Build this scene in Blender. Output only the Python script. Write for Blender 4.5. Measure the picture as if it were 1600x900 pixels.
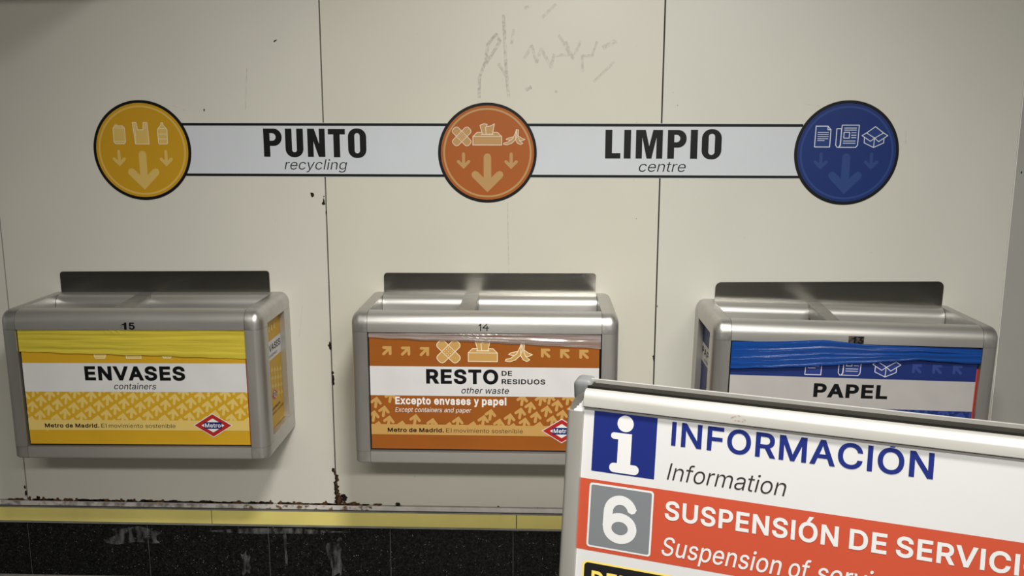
import bpy, bmesh, math, random
from mathutils import Vector, Matrix
from mathutils.geometry import delaunay_2d_cdt

for o in list(bpy.data.objects):
    bpy.data.objects.remove(o)
SC = bpy.context.scene
COL = SC.collection

# ---------------------------------------------------------------- camera, world, exposure
cam_data = bpy.data.cameras.new('camera')
cam_data.sensor_width = 36.0
cam_data.lens = 36.0 * 1432.46 / 1600.0
cam_data.clip_start = 0.02
cam = bpy.data.objects.new('camera', cam_data)
COL.objects.link(cam)
TILT, YAW, ROLL = 0.183036, -0.033531, 0.001848
fwd = Vector((math.sin(YAW) * math.cos(TILT), math.cos(YAW) * math.cos(TILT), -math.sin(TILT)))
right = Vector((math.cos(YAW), -math.sin(YAW), 0))
up = right.cross(fwd)
r2 = right * math.cos(ROLL) + up * math.sin(ROLL)
u2 = up * math.cos(ROLL) - right * math.sin(ROLL)
cam.matrix_world = Matrix(((r2.x, u2.x, -fwd.x, 0.16012), (r2.y, u2.y, -fwd.y, -2.7),
                           (r2.z, u2.z, -fwd.z, 1.45776), (0, 0, 0, 1)))
SC.camera = cam
world = bpy.data.worlds.new('world')
SC.world = world
world.use_nodes = True
world.node_tree.nodes['Background'].inputs[0].default_value = (1.0, 0.97, 0.9, 1)
world.node_tree.nodes['Background'].inputs[1].default_value = 0.28
SC.view_settings.view_transform = 'Standard'
SC.view_settings.look = 'None'
SC.view_settings.gamma = 1.0
SC.view_settings.use_curve_mapping = False
SC.view_settings.exposure = 0.0
SC.cycles.use_denoising = True
LAMP_COLOR = (1.0, 0.97, 0.90)
# louvred ceiling lamps: centre x, y, z, length along x, watts, aimed at (x, y, z), spread in degrees
LAMPS = [(0.78, -4.3, 2.62, 2.4, 23.0, (0.36, 0.0, 0.15), 82.0), (0.345, -2.1, 2.62, 0.4, 18.0, (0.05, 0.0, -0.60), 100.0)]


# ---------------------------------------------------------------- materials
def rgb(c):
    return (c[0], c[1], c[2], 1.0)


MATS = {}


def mat(name, color, rough=0.5, metal=0.0, spec=0.22, vary=0.0, scale=8.0, stretch=(1, 1, 1), bump=0.0,
        bump_scale=200.0, rough_vary=0.0, alpha=1.0, coat=0.0, aniso=0.0):
    """Principled material whose colour, roughness and relief vary with object-space noise."""
    if name in MATS:
        return MATS[name]
    m = bpy.data.materials.new(name)
    m.use_nodes = True
    nt = m.node_tree
    bs = nt.nodes['Principled BSDF']
    bs.inputs['Base Color'].default_value = rgb(color)
    bs.inputs['Roughness'].default_value = rough
    bs.inputs['Metallic'].default_value = metal
    bs.inputs['Specular IOR Level'].default_value = spec
    bs.inputs['Alpha'].default_value = alpha
    bs.inputs['Coat Weight'].default_value = coat
    tc = nt.nodes.new('ShaderNodeTexCoord')
    mp = nt.nodes.new('ShaderNodeMapping')
    mp.inputs['Scale'].default_value = stretch
    nt.links.new(tc.outputs['Object'], mp.inputs['Vector'])
    if vary or rough_vary:
        nz = nt.nodes.new('ShaderNodeTexNoise')
        nz.inputs['Scale'].default_value = scale
        nz.inputs['Detail'].default_value = 5
        nt.links.new(mp.outputs[0], nz.inputs['Vector'])
        if vary:
            rp = nt.nodes.new('ShaderNodeValToRGB')
            rp.color_ramp.elements[0].position = 0.3
            rp.color_ramp.elements[1].position = 0.7
            rp.color_ramp.elements[0].color = rgb([c * (1 - vary) for c in color])
            rp.color_ramp.elements[1].color = rgb([min(1, c * (1 + vary)) for c in color])
            nt.links.new(nz.outputs['Fac'], rp.inputs[0])
            nt.links.new(rp.outputs[0], bs.inputs['Base Color'])
        if rough_vary:
            mr = nt.nodes.new('ShaderNodeMapRange')
            mr.inputs['From Min'].default_value = 0.3
            mr.inputs['From Max'].default_value = 0.7
            mr.inputs['To Min'].default_value = max(0.02, rough - rough_vary)
            mr.inputs['To Max'].default_value = rough + rough_vary
            nt.links.new(nz.outputs['Fac'], mr.inputs['Value'])
            nt.links.new(mr.outputs[0], bs.inputs['Roughness'])
    if bump:
        n2 = nt.nodes.new('ShaderNodeTexNoise')
        n2.inputs['Scale'].default_value = bump_scale
        n2.inputs['Detail'].default_value = 3
        nt.links.new(mp.outputs[0], n2.inputs['Vector'])
        bp = nt.nodes.new('ShaderNodeBump')
        bp.inputs['Strength'].default_value = bump
        bp.inputs['Distance'].default_value = 0.001
        nt.links.new(n2.outputs['Fac'], bp.inputs['Height'])
        nt.links.new(bp.outputs[0], bs.inputs['Normal'])
    MATS[name] = m
    return m


def granite():
    m = bpy.data.materials.new('black_granite')
    m.use_nodes = True
    nt = m.node_tree
    bs = nt.nodes['Principled BSDF']
    bs.inputs['Roughness'].default_value = 0.28
    bs.inputs['Specular IOR Level'].default_value = 0.16
    tc = nt.nodes.new('ShaderNodeTexCoord')

    def link(a, b):
        nt.links.new(a, b)
    nz = nt.nodes.new('ShaderNodeTexNoise')
    nz.inputs['Scale'].default_value = 190
    nz.inputs['Detail'].default_value = 2
    link(tc.outputs['Object'], nz.inputs['Vector'])
    r1 = nt.nodes.new('ShaderNodeValToRGB')
    r1.color_ramp.elements[0].position = 0.4
    r1.color_ramp.elements[0].color = (0.002, 0.002, 0.002, 1)
    r1.color_ramp.elements[1].position = 0.75
    r1.color_ramp.elements[1].color = (0.017, 0.018, 0.019, 1)
    link(nz.outputs['Fac'], r1.inputs[0])
    vo = nt.nodes.new('ShaderNodeTexVoronoi')
    vo.inputs['Scale'].default_value = 150
    link(tc.outputs['Object'], vo.inputs['Vector'])
    r2_ = nt.nodes.new('ShaderNodeValToRGB')
    r2_.color_ramp.elements[0].position = 0.09
    r2_.color_ramp.elements[0].color = (1, 1, 1, 1)
    r2_.color_ramp.elements[1].position = 0.20
    r2_.color_ramp.elements[1].color = (0, 0, 0, 1)
    link(vo.outputs['Distance'], r2_.inputs[0])
    n3 = nt.nodes.new('ShaderNodeTexNoise')
    n3.inputs['Scale'].default_value = 40
    link(tc.outputs['Object'], n3.inputs['Vector'])
    r3 = nt.nodes.new('ShaderNodeValToRGB')
    r3.color_ramp.elements[0].position = 0.5
    r3.color_ramp.elements[1].position = 0.72
    link(n3.outputs['Fac'], r3.inputs[0])
    mu = nt.nodes.new('ShaderNodeMath')
    mu.operation = 'MULTIPLY'
    link(r2_.outputs[0], mu.inputs[0])
    link(r3.outputs[0], mu.inputs[1])
    mx = nt.nodes.new('ShaderNodeMix')
    mx.data_type = 'RGBA'
    link(mu.outputs[0], mx.inputs['Factor'])
    link(r1.outputs[0], mx.inputs['A'])
    mx.inputs['B'].default_value = (0.5, 0.5, 0.48, 1)
    link(mx.outputs['Result'], bs.inputs['Base Color'])
    return m


def smear(name, color, strength, scale=60, lo=0.42, hi=0.62, stretch=(1, 1, 1)):
    """A thin patchy film: dirt, rubbed pencil, limescale."""
    m = bpy.data.materials.new(name)
    m.use_nodes = True
    nt = m.node_tree
    bs = nt.nodes['Principled BSDF']
    bs.inputs['Base Color'].default_value = rgb(color)
    bs.inputs['Roughness'].default_value = 0.7
    tc = nt.nodes.new('ShaderNodeTexCoord')
    mp = nt.nodes.new('ShaderNodeMapping')
    mp.inputs['Scale'].default_value = stretch
    nz = nt.nodes.new('ShaderNodeTexNoise')
    nz.inputs['Scale'].default_value = scale
    nz.inputs['Detail'].default_value = 4
    mr = nt.nodes.new('ShaderNodeMapRange')
    mr.inputs['From Min'].default_value = lo
    mr.inputs['From Max'].default_value = hi
    mr.inputs['To Min'].default_value = 0.0
    mr.inputs['To Max'].default_value = strength
    nt.links.new(tc.outputs['Object'], mp.inputs['Vector'])
    nt.links.new(mp.outputs[0], nz.inputs['Vector'])
    nt.links.new(nz.outputs['Fac'], mr.inputs['Value'])
    nt.links.new(mr.outputs[0], bs.inputs['Alpha'])
    return m


def emitter(name, color, strength):
    m = bpy.data.materials.new(name)
    m.use_nodes = True
    bs = m.node_tree.nodes['Principled BSDF']
    bs.inputs['Emission Color'].default_value = rgb(color)
    bs.inputs['Emission Strength'].default_value = strength
    return m


def plastic_film(name, color, clear, rough):
    """Thin see-through film: part clear, part pale scatter, with a gloss."""
    m = bpy.data.materials.new(name)
    m.use_nodes = True
    nt = m.node_tree
    nt.nodes.clear()
    out = nt.nodes.new('ShaderNodeOutputMaterial')
    tr = nt.nodes.new('ShaderNodeBsdfTransparent')
    tr.inputs[0].default_value = (0.95, 0.93, 0.93, 1)
    bs = nt.nodes.new('ShaderNodeBsdfPrincipled')
    bs.inputs['Base Color'].default_value = rgb(color)
    bs.inputs['Roughness'].default_value = rough
    bs.inputs['Specular IOR Level'].default_value = 1.0
    tc = nt.nodes.new('ShaderNodeTexCoord')
    mp = nt.nodes.new('ShaderNodeMapping')
    mp.inputs['Scale'].default_value = (3, 20, 60)
    nz = nt.nodes.new('ShaderNodeTexNoise')
    nz.inputs['Scale'].default_value = 3
    nz.inputs['Detail'].default_value = 4
    nt.links.new(tc.outputs['Object'], mp.inputs[0])
    nt.links.new(mp.outputs[0], nz.inputs['Vector'])
    mr = nt.nodes.new('ShaderNodeMapRange')
    mr.inputs['From Min'].default_value = 0.35
    mr.inputs['From Max'].default_value = 0.65
    mr.inputs['To Min'].default_value = max(0, 1 - clear - 0.18)
    mr.inputs['To Max'].default_value = min(1, 1 - clear + 0.22)
    nt.links.new(nz.outputs['Fac'], mr.inputs['Value'])
    mx = nt.nodes.new('ShaderNodeMixShader')
    nt.links.new(mr.outputs[0], mx.inputs[0])
    nt.links.new(tr.outputs[0], mx.inputs[1])
    nt.links.new(bs.outputs[0], mx.inputs[2])
    nt.links.new(mx.outputs[0], out.inputs[0])
    return m


ALU = mat('brushed_aluminium', (0.57, 0.56, 0.535), 0.42, 0.8, vary=0.07, scale=7, rough_vary=0.07, bump=0.12, bump_scale=260, stretch=(0.2, 1, 1))
ALU_POST = mat('brushed_aluminium_upright', (0.52, 0.51, 0.485), 0.38, 0.85, vary=0.08, scale=7, rough_vary=0.07, bump=0.12, bump_scale=260, stretch=(1, 1, 0.2))
JOINT = mat('cast_aluminium', (0.53, 0.52, 0.5), 0.38, 0.88, vary=0.12, scale=26, rough_vary=0.08, bump=0.15, bump_scale=120)
STEEL = mat('stainless_sheet', (0.30, 0.29, 0.265), 0.22, 1.0, vary=0.1, scale=5, rough_vary=0.08, bump=0.15, bump_scale=300, stretch=(0.04, 1, 1))
GALV = mat('galvanised_sheet', (0.20, 0.205, 0.20), 0.5, 0.5, vary=0.16, scale=30)
BLACK = mat('gap_shade_black', (0.008, 0.008, 0.009), 0.6)
INK = mat('black_ink', (0.004, 0.004, 0.005), 0.5, spec=0.2)
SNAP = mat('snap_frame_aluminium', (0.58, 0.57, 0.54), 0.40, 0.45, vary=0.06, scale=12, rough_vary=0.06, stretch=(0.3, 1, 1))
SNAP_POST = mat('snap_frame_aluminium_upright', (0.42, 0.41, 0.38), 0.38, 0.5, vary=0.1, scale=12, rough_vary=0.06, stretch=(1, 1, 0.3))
SNAP_SHADE = mat('shaded_inner_aluminium', (0.024, 0.0225, 0.019), 0.75, 0.0, spec=0.08, vary=0.12, scale=10)  # near-black, with the dimness of the gap between the leaves put into the colour
GREY_PLASTIC = mat('grey_plastic', (0.38, 0.39, 0.39), 0.4, vary=0.1, scale=30)
DARK_PLASTIC = mat('dark_plastic', (0.05, 0.05, 0.048), 0.5)


# ---------------------------------------------------------------- mesh helpers
def finish(name, bm, mats, parent=None, smooth=None, loc=None):
    me = bpy.data.meshes.new(name)
    bm.to_mesh(me)
    bm.free()
    for m in (mats if isinstance(mats, (list, tuple)) else [mats]):
        me.materials.append(m)
    if smooth is not None:
        me.polygons.foreach_set('use_smooth', [True] * len(me.polygons))
        me.set_sharp_from_angle(angle=math.radians(smooth))
    o = bpy.data.objects.new(name, me)
    COL.objects.link(o)
    if parent:
        o.parent = parent
    if loc:
        o.location = loc
    return o


def empty(name, loc, rot=(0, 0, 0)):
    o = bpy.data.objects.new(name, None)
    o.empty_display_size = 0.1
    COL.objects.link(o)
    o.location = loc
    o.rotation_euler = rot
    return o


def tag(o, label, cat, group=None):
    o['label'] = label
    o['category'] = cat
    if group:
        o['group'] = group
    return o


def structure(o):
    o['kind'] = 'structure'
    return o


def add_box(bm, x0, x1, y0, y1, z0, z1, bevel=0.0, seg=2, mi=0):
    vs = [bm.verts.new(p) for p in ((x0, y0, z0), (x1, y0, z0), (x1, y1, z0), (x0, y1, z0),
                                    (x0, y0, z1), (x1, y0, z1), (x1, y1, z1), (x0, y1, z1))]
    fs = [bm.faces.new([vs[i] for i in f]) for f in ((3, 2, 1, 0), (4, 5, 6, 7), (0, 1, 5, 4), (1, 2, 6, 5), (2, 3, 7, 6), (3, 0, 4, 7))]
    for f in fs:
        f.material_index = mi
    if bevel:
        es = list({e for f in fs for e in f.edges})
        r = bmesh.ops.bevel(bm, geom=es, offset=bevel, segments=seg, profile=0.5, affect='EDGES')
        for f in r['faces']:
            f.material_index = mi
    return bm


def steps(a, b, ra, rb, n=6):
    """coordinates from a to b, dense within ra of a and rb of b"""
    out = [a]
    if ra > 0:
        out += [a + ra * (1 - math.cos(math.pi / 2 * i / n)) for i in range(1, n + 1)]
    if rb > 0:
        out += [b - rb * (1 - math.cos(math.pi / 2 * i / n)) for i in range(n, 0, -1)]
    out.append(b)
    res = []
    for v in sorted(out):
        if a - 1e-9 <= v <= b + 1e-9 and (not res or v - res[-1] > 1e-6):
            res.append(v)
    return res


def grid_box(bm, xs, ys, zs, fn=None):
    """surface of a box subdivided at the given coordinates; fn moves every vertex"""
    cache = {}

    def V(p):
        k = (round(p[0], 7), round(p[1], 7), round(p[2], 7))
        if k not in cache:
            cache[k] = bm.verts.new(fn(p) if fn else p)
        return cache[k]

    def face(ps):
        try:
            bm.faces.new([V(p) for p in ps])
        except ValueError:
            pass
    for x, flip in ((xs[0], True), (xs[-1], False)):
        for j in range(len(ys) - 1):
            for k in range(len(zs) - 1):
                q = [(x, ys[j], zs[k]), (x, ys[j + 1], zs[k]), (x, ys[j + 1], zs[k + 1]), (x, ys[j], zs[k + 1])]
                face(q[::-1] if flip else q)
    for y, flip in ((ys[0], False), (ys[-1], True)):
        for i in range(len(xs) - 1):
            for k in range(len(zs) - 1):
                q = [(xs[i], y, zs[k]), (xs[i + 1], y, zs[k]), (xs[i + 1], y, zs[k + 1]), (xs[i], y, zs[k + 1])]
                face(q[::-1] if flip else q)
    for z, flip in ((zs[0], True), (zs[-1], False)):
        for i in range(len(xs) - 1):
            for j in range(len(ys) - 1):
                q = [(xs[i], ys[j], z), (xs[i + 1], ys[j], z), (xs[i + 1], ys[j + 1], z), (xs[i], ys[j + 1], z)]
                face(q[::-1] if flip else q)
    return bm


def rounder(lo, hi, rlo, rhi):
    """map of a box lo..hi onto the same box with rounded sides (radius per side)"""
    def fn(p):
        q, e, r = [], [], []
        for i in range(3):
            if rlo[i] > 0 and p[i] < lo[i] + rlo[i]:
                q.append(lo[i] + rlo[i])
                r.append(rlo[i])
            elif rhi[i] > 0 and p[i] > hi[i] - rhi[i]:
                q.append(hi[i] - rhi[i])
                r.append(rhi[i])
            else:
                q.append(p[i])
                r.append(1.0)
            e.append((p[i] - q[i]) / r[i])
        n = math.sqrt(sum(v * v for v in e))
        if n < 1e-9:
            return p
        s = max(abs(v) for v in e) / n
        return tuple(q[i] + r[i] * e[i] * s for i in range(3))
    return fn


def rounded_piece(bm, lo, hi, rlo, rhi, n=5):
    xs, ys, zs = (steps(lo[i], hi[i], rlo[i], rhi[i], n) for i in range(3))
    return grid_box(bm, xs, ys, zs, rounder(lo, hi, rlo, rhi))


# ---------------------------------------------------------------- flat printed artwork
GLYPHS = {
 '.': (188, '95 -4 83 -3 73 1 63 9 55 18 51 29 50 41 51 53 55 64 63 73 73 81 83 85 95 87 107 85 118 81 128 73 135 64 140 53 141 41 140 29 135 18 128 9 118 1 107 -3'),
 '1': (340, '238 0 172 0 172 352 66 352 66 400 112 404 150 418 176 446 190 509 238 509'),
 '3': (453, '218 -7 188 -5 159 1 133 10 108 22 88 38 70 57 57 79 48 104 44 132 109 132 112 115 118 100 126 87 137 76 150 66 165 59 182 54 200 51 219 50 239 51 258 55 275 61 291 69 304 80 315 93 323 108 328 125 329 145 328 163 323 180 316 196 306 211 292 223 275 234 254 241 229 246 201 248 157 248 157 299 288 448 288 452 70 452 70 509 372 509 372 461 211 278 211 289 247 290 279 286 308 276 333 262 354 244 371 222 383 198 391 173 393 145 390 116 383 90 370 66 354 45 333 27 309 12 281 2 251 -5'),
 '4': (453, '40 105 40 158 247 509 311 509 109 166 109 163 413 163 413 105;282 0 282 121 282 146 282 318 343 318 343 0'),
 '5': (453, '221 -7 192 -5 165 1 140 11 118 25 99 41 83 60 71 82 63 105 60 130 122 130 125 115 130 102 138 89 148 78 160 68 173 60 188 54 204 51 221 50 241 51 259 56 276 64 291 75 304 89 314 104 322 122 326 141 328 162 326 183 321 203 314 221 303 237 290 251 275 262 257 270 238 275 218 277 201 276 184 273 167 268 152 262 139 255 128 246 67 253 96 509 366 509 366 452 151 452 134 301 136 301 148 311 162 318 178 325 194 330 212 333 229 334 252 332 274 328 294 321 313 311 330 299 345 285 358 269 370 251 379 231 386 210 390 187 391 163 388 132 381 102 369 76 352 52 332 32 309 15 282 3 253 -4'),
 '6': (453, '226 -7 196 -4 168 3 142 15 119 31 100 51 84 74 73 101 66 130 64 162 65 187 71 212 80 239 93 268 112 302 137 340 252 509 322 509 151 261 145 261 165 288 196 307 208 311 221 313 235 314 265 312 291 305 316 295 337 280 355 262 370 240 380 215 387 187 389 157 387 127 379 98 368 73 352 50 333 30 310 14 284 3 257 -4;226 48 245 50 263 55 279 63 293 73 304 86 314 101 322 119 326 137 327 157 326 178 322 196 314 213 304 228 293 241 279 251 263 259 245 264 226 265 207 264 190 259 174 252 160 241 148 229 138 214 131 197 126 179 125 158 126 138 131 119 138 102 148 86 160 73 174 63 190 55 207 50'),
 'A': (480, '16 0 201 509 276 509 463 0 395 0 287 302 264 372 232 478 245 478 213 371 191 302 85 0;110 142 110 199 370 199 370 142'),
 'C': (510, '267 -7 242 -6 217 -2 194 5 171 13 150 25 131 39 113 55 97 73 82 93 70 115 59 140 51 166 45 193 41 223 40 254 41 285 45 315 51 343 59 369 70 393 82 415 97 436 113 454 131 470 150 484 171 495 194 504 217 510 242 514 267 516 293 514 317 511 340 504 362 496 383 485 402 471 419 456 435 438 448 418 459 397 467 373 473 348 408 348 404 365 397 380 389 395 380 407 369 418 357 428 344 437 330 444 315 449 300 453 284 455 267 456 237 453 209 445 184 432 161 414 141 391 125 364 113 332 106 295 103 254 106 213 113 177 125 145 141 117 161 94 184 76 210 63 237 56 267 53 284 54 300 56 315 60 330 65 344 72 357 81 369 90 380 102 389 114 397 128 404 144 408 160 473 160 467 135 459 112 448 91 435 71 420 53 402 38 383 24 363 13 341 5 317 -2 293 -6'),
 'D': (502, '219 0 96 0 96 57 215 57 254 60 288 68 318 81 343 99 363 122 379 149 390 181 397 216 399 255 397 294 390 329 379 361 364 388 344 410 320 428 291 441 258 449 221 452 93 452 93 509 225 509 254 507 281 504 307 498 331 489 353 478 385 455 412 426 433 391 444 367 451 342 457 315 460 286 462 255 460 224 457 195 451 168 443 142 433 119 421 97 406 77 390 60 371 44 351 31 328 20 303 11 277 5 249 1;125 509 125 0 60 0 60 509'),
 'E': (419, '60 0 60 509 372 509 372 452 125 452 125 286 355 286 355 229 125 229 125 57 375 57 375 0'),
 'F': (410, '60 0 60 509 369 509 369 452 125 452 125 278 346 278 346 221 125 221 125 0'),
 'I': (183, '60 0 60 509 123 509 123 0'),
 'L': (393, '60 0 60 509 125 509 125 57 361 57 361 0'),
 'M': (628, '60 0 60 509 152 509 277 187 287 159 299 123 311 84 322 49 307 49 318 83 330 121 342 158 352 187 476 509 568 509 568 0 504 0 504 291 504 327 505 369 506 413 507 457 513 457 498 409 482 363 467 322 456 291 342 0 286 0 170 291 159 321 145 361 129 408 112 457 119 457 120 416 121 372 122 328 122 291 122 0'),
 'N': (523, '60 0 60 509 136 509 343 183 363 151 388 107 414 55 405 54 401 108 399 157 399 195 399 509 463 509 463 0 387 0 202 290 177 331 148 381 108 452 119 454 122 384 124 328 125 291 125 0'),
 'O': (533, '267 -7 241 -6 217 -2 194 5 171 13 150 25 131 39 113 55 97 73 82 93 70 115 59 140 51 166 45 193 41 223 40 254 41 285 45 315 51 343 59 369 70 393 82 415 97 436 113 454 131 470 150 484 171 495 194 504 217 510 241 514 267 516 293 514 317 510 340 504 363 495 384 484 403 470 421 454 437 436 451 415 464 393 474 369 482 343 488 315 492 285 493 254 492 223 488 193 482 166 474 140 464 115 451 93 437 73 421 55 403 39 384 25 363 13 340 5 317 -2 293 -6;267 53 296 55 324 63 349 76 372 94 392 116 408 144 420 176 428 213 430 254 428 295 420 332 408 365 392 392 372 415 349 433 324 446 296 453 267 456 237 453 210 445 184 433 161 415 142 392 125 364 113 332 106 295 103 254 106 213 113 176 125 144 142 117 161 94 184 76 210 63 237 55'),
 'P': (445, '60 0 60 509 235 509 272 506 305 499 332 487 356 471 375 452 390 430 400 404 407 377 409 348 407 318 400 291 390 265 375 243 356 223 332 207 305 195 272 188 235 186 109 186 109 242 233 242 257 244 279 248 297 256 312 266 324 279 333 294 339 310 343 328 344 348 343 367 339 385 333 402 324 416 312 428 297 439 279 446 257 451 232 452 125 452 125 0'),
 'R': (449, '60 0 60 509 236 509 273 506 305 500 333 489 356 473 376 455 390 433 401 408 407 381 409 352 407 323 401 296 390 271 376 250 356 232 333 217 305 206 273 200 236 198 96 198 96 255 234 255 258 256 280 260 298 267 313 276 325 287 334 300 340 316 344 333 345 352 344 371 340 389 334 405 325 419 313 430 298 440 279 446 258 451 233 452 125 452 125 0;353 0 230 229 303 229 428 0'),
 'S': (447, '224 -9 188 -7 156 -1 128 9 102 23 81 40 64 60 51 83 42 109 38 137 104 137 108 118 114 102 123 88 136 76 150 66 166 59 185 53 204 50 224 49 246 50 267 54 286 60 303 69 317 79 329 92 338 106 344 122 346 139 344 154 340 168 332 179 322 189 310 197 296 205 245 222 184 239 145 253 112 269 86 289 67 313 56 341 52 372 54 400 62 425 75 448 92 468 113 484 138 498 165 508 195 514 227 516 259 514 289 508 316 498 340 484 360 468 377 449 390 427 398 403 401 378 337 378 332 402 320 421 302 437 280 449 254 456 225 459 204 457 185 454 167 448 152 440 139 430 129 418 121 405 117 391 115 376 117 359 122 345 131 334 142 324 155 315 169 308 212 293 264 279 312 264 328 256 344 248 359 238 372 226 384 213 395 198 402 180 407 161 408 139 406 112 399 87 386 64 370 43 349 25 323 11 294 0 261 -7'),
 'T': (449, '32 452 32 509 417 509 417 452 257 452 257 0 193 0 193 452'),
 'U': (517, '259 -8 220 -6 186 2 154 15 126 33 103 55 85 80 71 108 63 140 60 173 60 509 124 509 124 178 126 155 132 133 141 113 153 95 169 80 187 68 208 59 232 53 259 52 285 53 309 59 331 68 349 80 364 95 377 113 385 133 391 155 393 178 393 509 457 509 457 173 454 140 446 108 433 80 414 55 391 33 363 15 332 2 297 -6'),
 'V': (480, '204 0 16 509 84 509 192 206 215 137 248 31 235 31 267 138 290 206 395 509 463 509 278 0'),
 'a': (389, '160 -9 137 -7 115 -3 94 5 76 15 60 29 48 45 38 63 32 84 30 108 32 128 36 146 43 161 53 174 64 184 78 193 92 200 108 206 125 211 178 220 234 227 265 235 276 255 276 257 275 272 272 285 267 297 260 307 251 315 240 322 227 327 212 330 196 331 178 330 163 327 149 322 118 301 100 274 41 291 51 313 64 331 79 346 95 358 114 368 133 375 153 380 173 383 194 384 239 379 255 375 271 369 286 360 300 350 312 336 322 320 330 301 335 278 337 251 337 0 277 0 277 52 272 52 252 25 242 16 229 8 215 1 199 -4 181 -7;170 45 192 47 211 51 228 59 242 68 254 80 263 93 270 108 274 122 276 138 276 190 259 182 231 176 200 171 175 168 134 159 122 153 112 147 103 139 97 130 93 118 92 105 93 93 96 82 102 72 109 64 119 57 130 52 142 48 156 46'),
 'b': (424, '229 -8 208 -7 189 -3 172 4 159 12 147 21 138 31 118 59 112 59 112 0 53 0 53 509 114 509 114 319 118 319 137 346 147 355 158 364 171 373 188 379 207 383 229 384 259 382 287 374 313 361 335 342 354 320 370 293 381 261 388 227 390 189 388 151 381 116 370 84 355 57 336 34 313 16 288 3 260 -6;220 47 242 49 262 55 279 66 294 80 306 97 316 117 323 139 327 163 328 189 327 215 323 239 316 261 307 281 295 298 280 311 262 322 243 328 220 330 198 328 178 322 161 312 147 299 134 282 125 263 118 241 114 216 113 189 114 162 118 138 125 115 135 95 147 78 162 65 179 55 198 49'),
 'c': (396, '207 -8 174 -5 144 3 117 16 93 35 72 58 56 85 44 116 37 150 34 187 37 225 44 260 56 291 72 318 93 341 117 360 144 374 174 382 207 384 226 384 243 381 260 377 276 371 291 364 305 356 318 346 330 335 340 322 349 308 356 293 362 277 303 262 290 289 270 311 242 325 207 330 184 328 163 321 145 310 130 296 118 278 108 258 102 236 98 212 96 187 98 163 102 139 108 117 118 97 130 80 145 66 163 55 184 49 207 46 243 52 271 66 292 89 304 117 363 102 357 86 350 70 341 56 331 43 319 32 306 21 292 12 277 5 261 -1 244 -5 226 -7'),
 'd': (424, '195 -8 165 -6 137 3 111 16 89 34 70 57 55 84 43 116 36 151 34 189 36 227 43 261 55 293 70 320 89 342 112 361 137 374 165 382 196 384 218 383 237 379 253 373 267 364 278 355 287 346 306 319 311 319 311 509 372 509 372 0 313 0 313 59 307 59 287 31 277 21 266 12 252 4 236 -3 217 -7;205 47 226 49 246 55 263 65 278 78 290 95 299 115 306 138 310 162 312 189 310 216 306 241 300 263 290 282 278 299 263 312 246 322 227 328 205 330 182 328 162 322 145 311 130 298 118 281 108 261 102 239 98 215 96 189 98 163 102 139 109 117 118 97 130 80 145 66 162 55 182 49'),
 'e': (404, '212 -8 177 -5 145 3 117 16 92 35 72 58 56 85 44 116 37 150 34 187 36 224 44 258 55 290 71 317 91 340 115 359 142 373 172 382 205 384 226 383 246 380 266 374 285 366 303 355 319 341 334 324 347 305 357 282 365 256 370 227 371 194 371 169 75 169 75 221 338 221 310 202 308 226 304 248 298 269 288 286 277 301 263 314 246 323 227 328 205 330 183 328 164 323 146 313 131 301 119 286 109 270 102 251 97 231 96 211 96 178 98 151 102 127 110 106 121 88 135 73 151 61 169 53 190 48 212 46 227 47 241 49 254 53 265 58 276 65 285 73 294 82 300 93 306 105 365 91 358 72 348 55 335 39 320 26 302 14 283 4 261 -3 237 -7'),
 'f': (254, '228 379 228 327 6 327 6 379;81 0 81 432 82 452 87 470 96 486 107 499 120 510 135 519 152 525 169 529 187 530 222 527 243 521 227 468 215 472 195 474 178 472 164 468 154 460 147 449 143 435 142 419 142 0'),
 'g': (425, '207 -151 180 -149 156 -146 134 -140 114 -132 97 -122 82 -110 70 -97 59 -84 51 -69 101 -41 122 -66 131 -74 142 -82 154 -88 169 -93 187 -96 207 -97 236 -95 261 -87 282 -75 298 -58 308 -34 311 -6 311 68 306 68 287 41 277 32 266 23 252 16 236 10 217 6 195 5 165 7 138 14 113 27 90 43 71 65 55 90 43 120 36 154 34 191 36 229 43 263 55 293 71 320 90 342 112 361 138 374 166 382 196 384 218 383 237 379 253 373 267 365 279 356 288 346 308 319 313 319 313 379 372 379 372 -9 370 -40 363 -67 350 -90 334 -109 314 -124 291 -136 265 -144 237 -149;205 59 227 61 246 66 264 75 278 87 290 103 300 121 307 142 311 166 312 193 311 219 307 242 300 264 291 283 279 299 264 312 247 322 227 328 205 330 182 328 163 322 145 312 130 298 118 282 109 262 102 241 98 218 96 193 98 167 102 144 109 123 118 104 131 88 145 76 163 66 183 61'),
 'h': (410, '114 227 114 0 53 0 53 509 114 509 114 287 102 287 116 319 132 344 152 362 175 374 200 382 227 384 252 383 275 377 295 369 313 356 328 340 341 321 350 298 355 271 357 240 357 0 296 0 296 235 293 263 286 286 273 304 256 318 235 326 210 329 192 328 176 324 161 317 147 308 136 297 126 283 119 266 115 248'),
 'i': (167, '53 0 53 379 114 379 114 0;84 443 73 444 63 448 54 455 47 463 43 472 41 483 43 494 47 504 54 512 63 518 73 522 84 524 95 522 105 518 114 512 121 504 125 494 126 483 125 472 121 463 114 455 105 448 95 444'),
 'l': (167, '53 0 53 520 114 520 114 0'),
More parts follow.
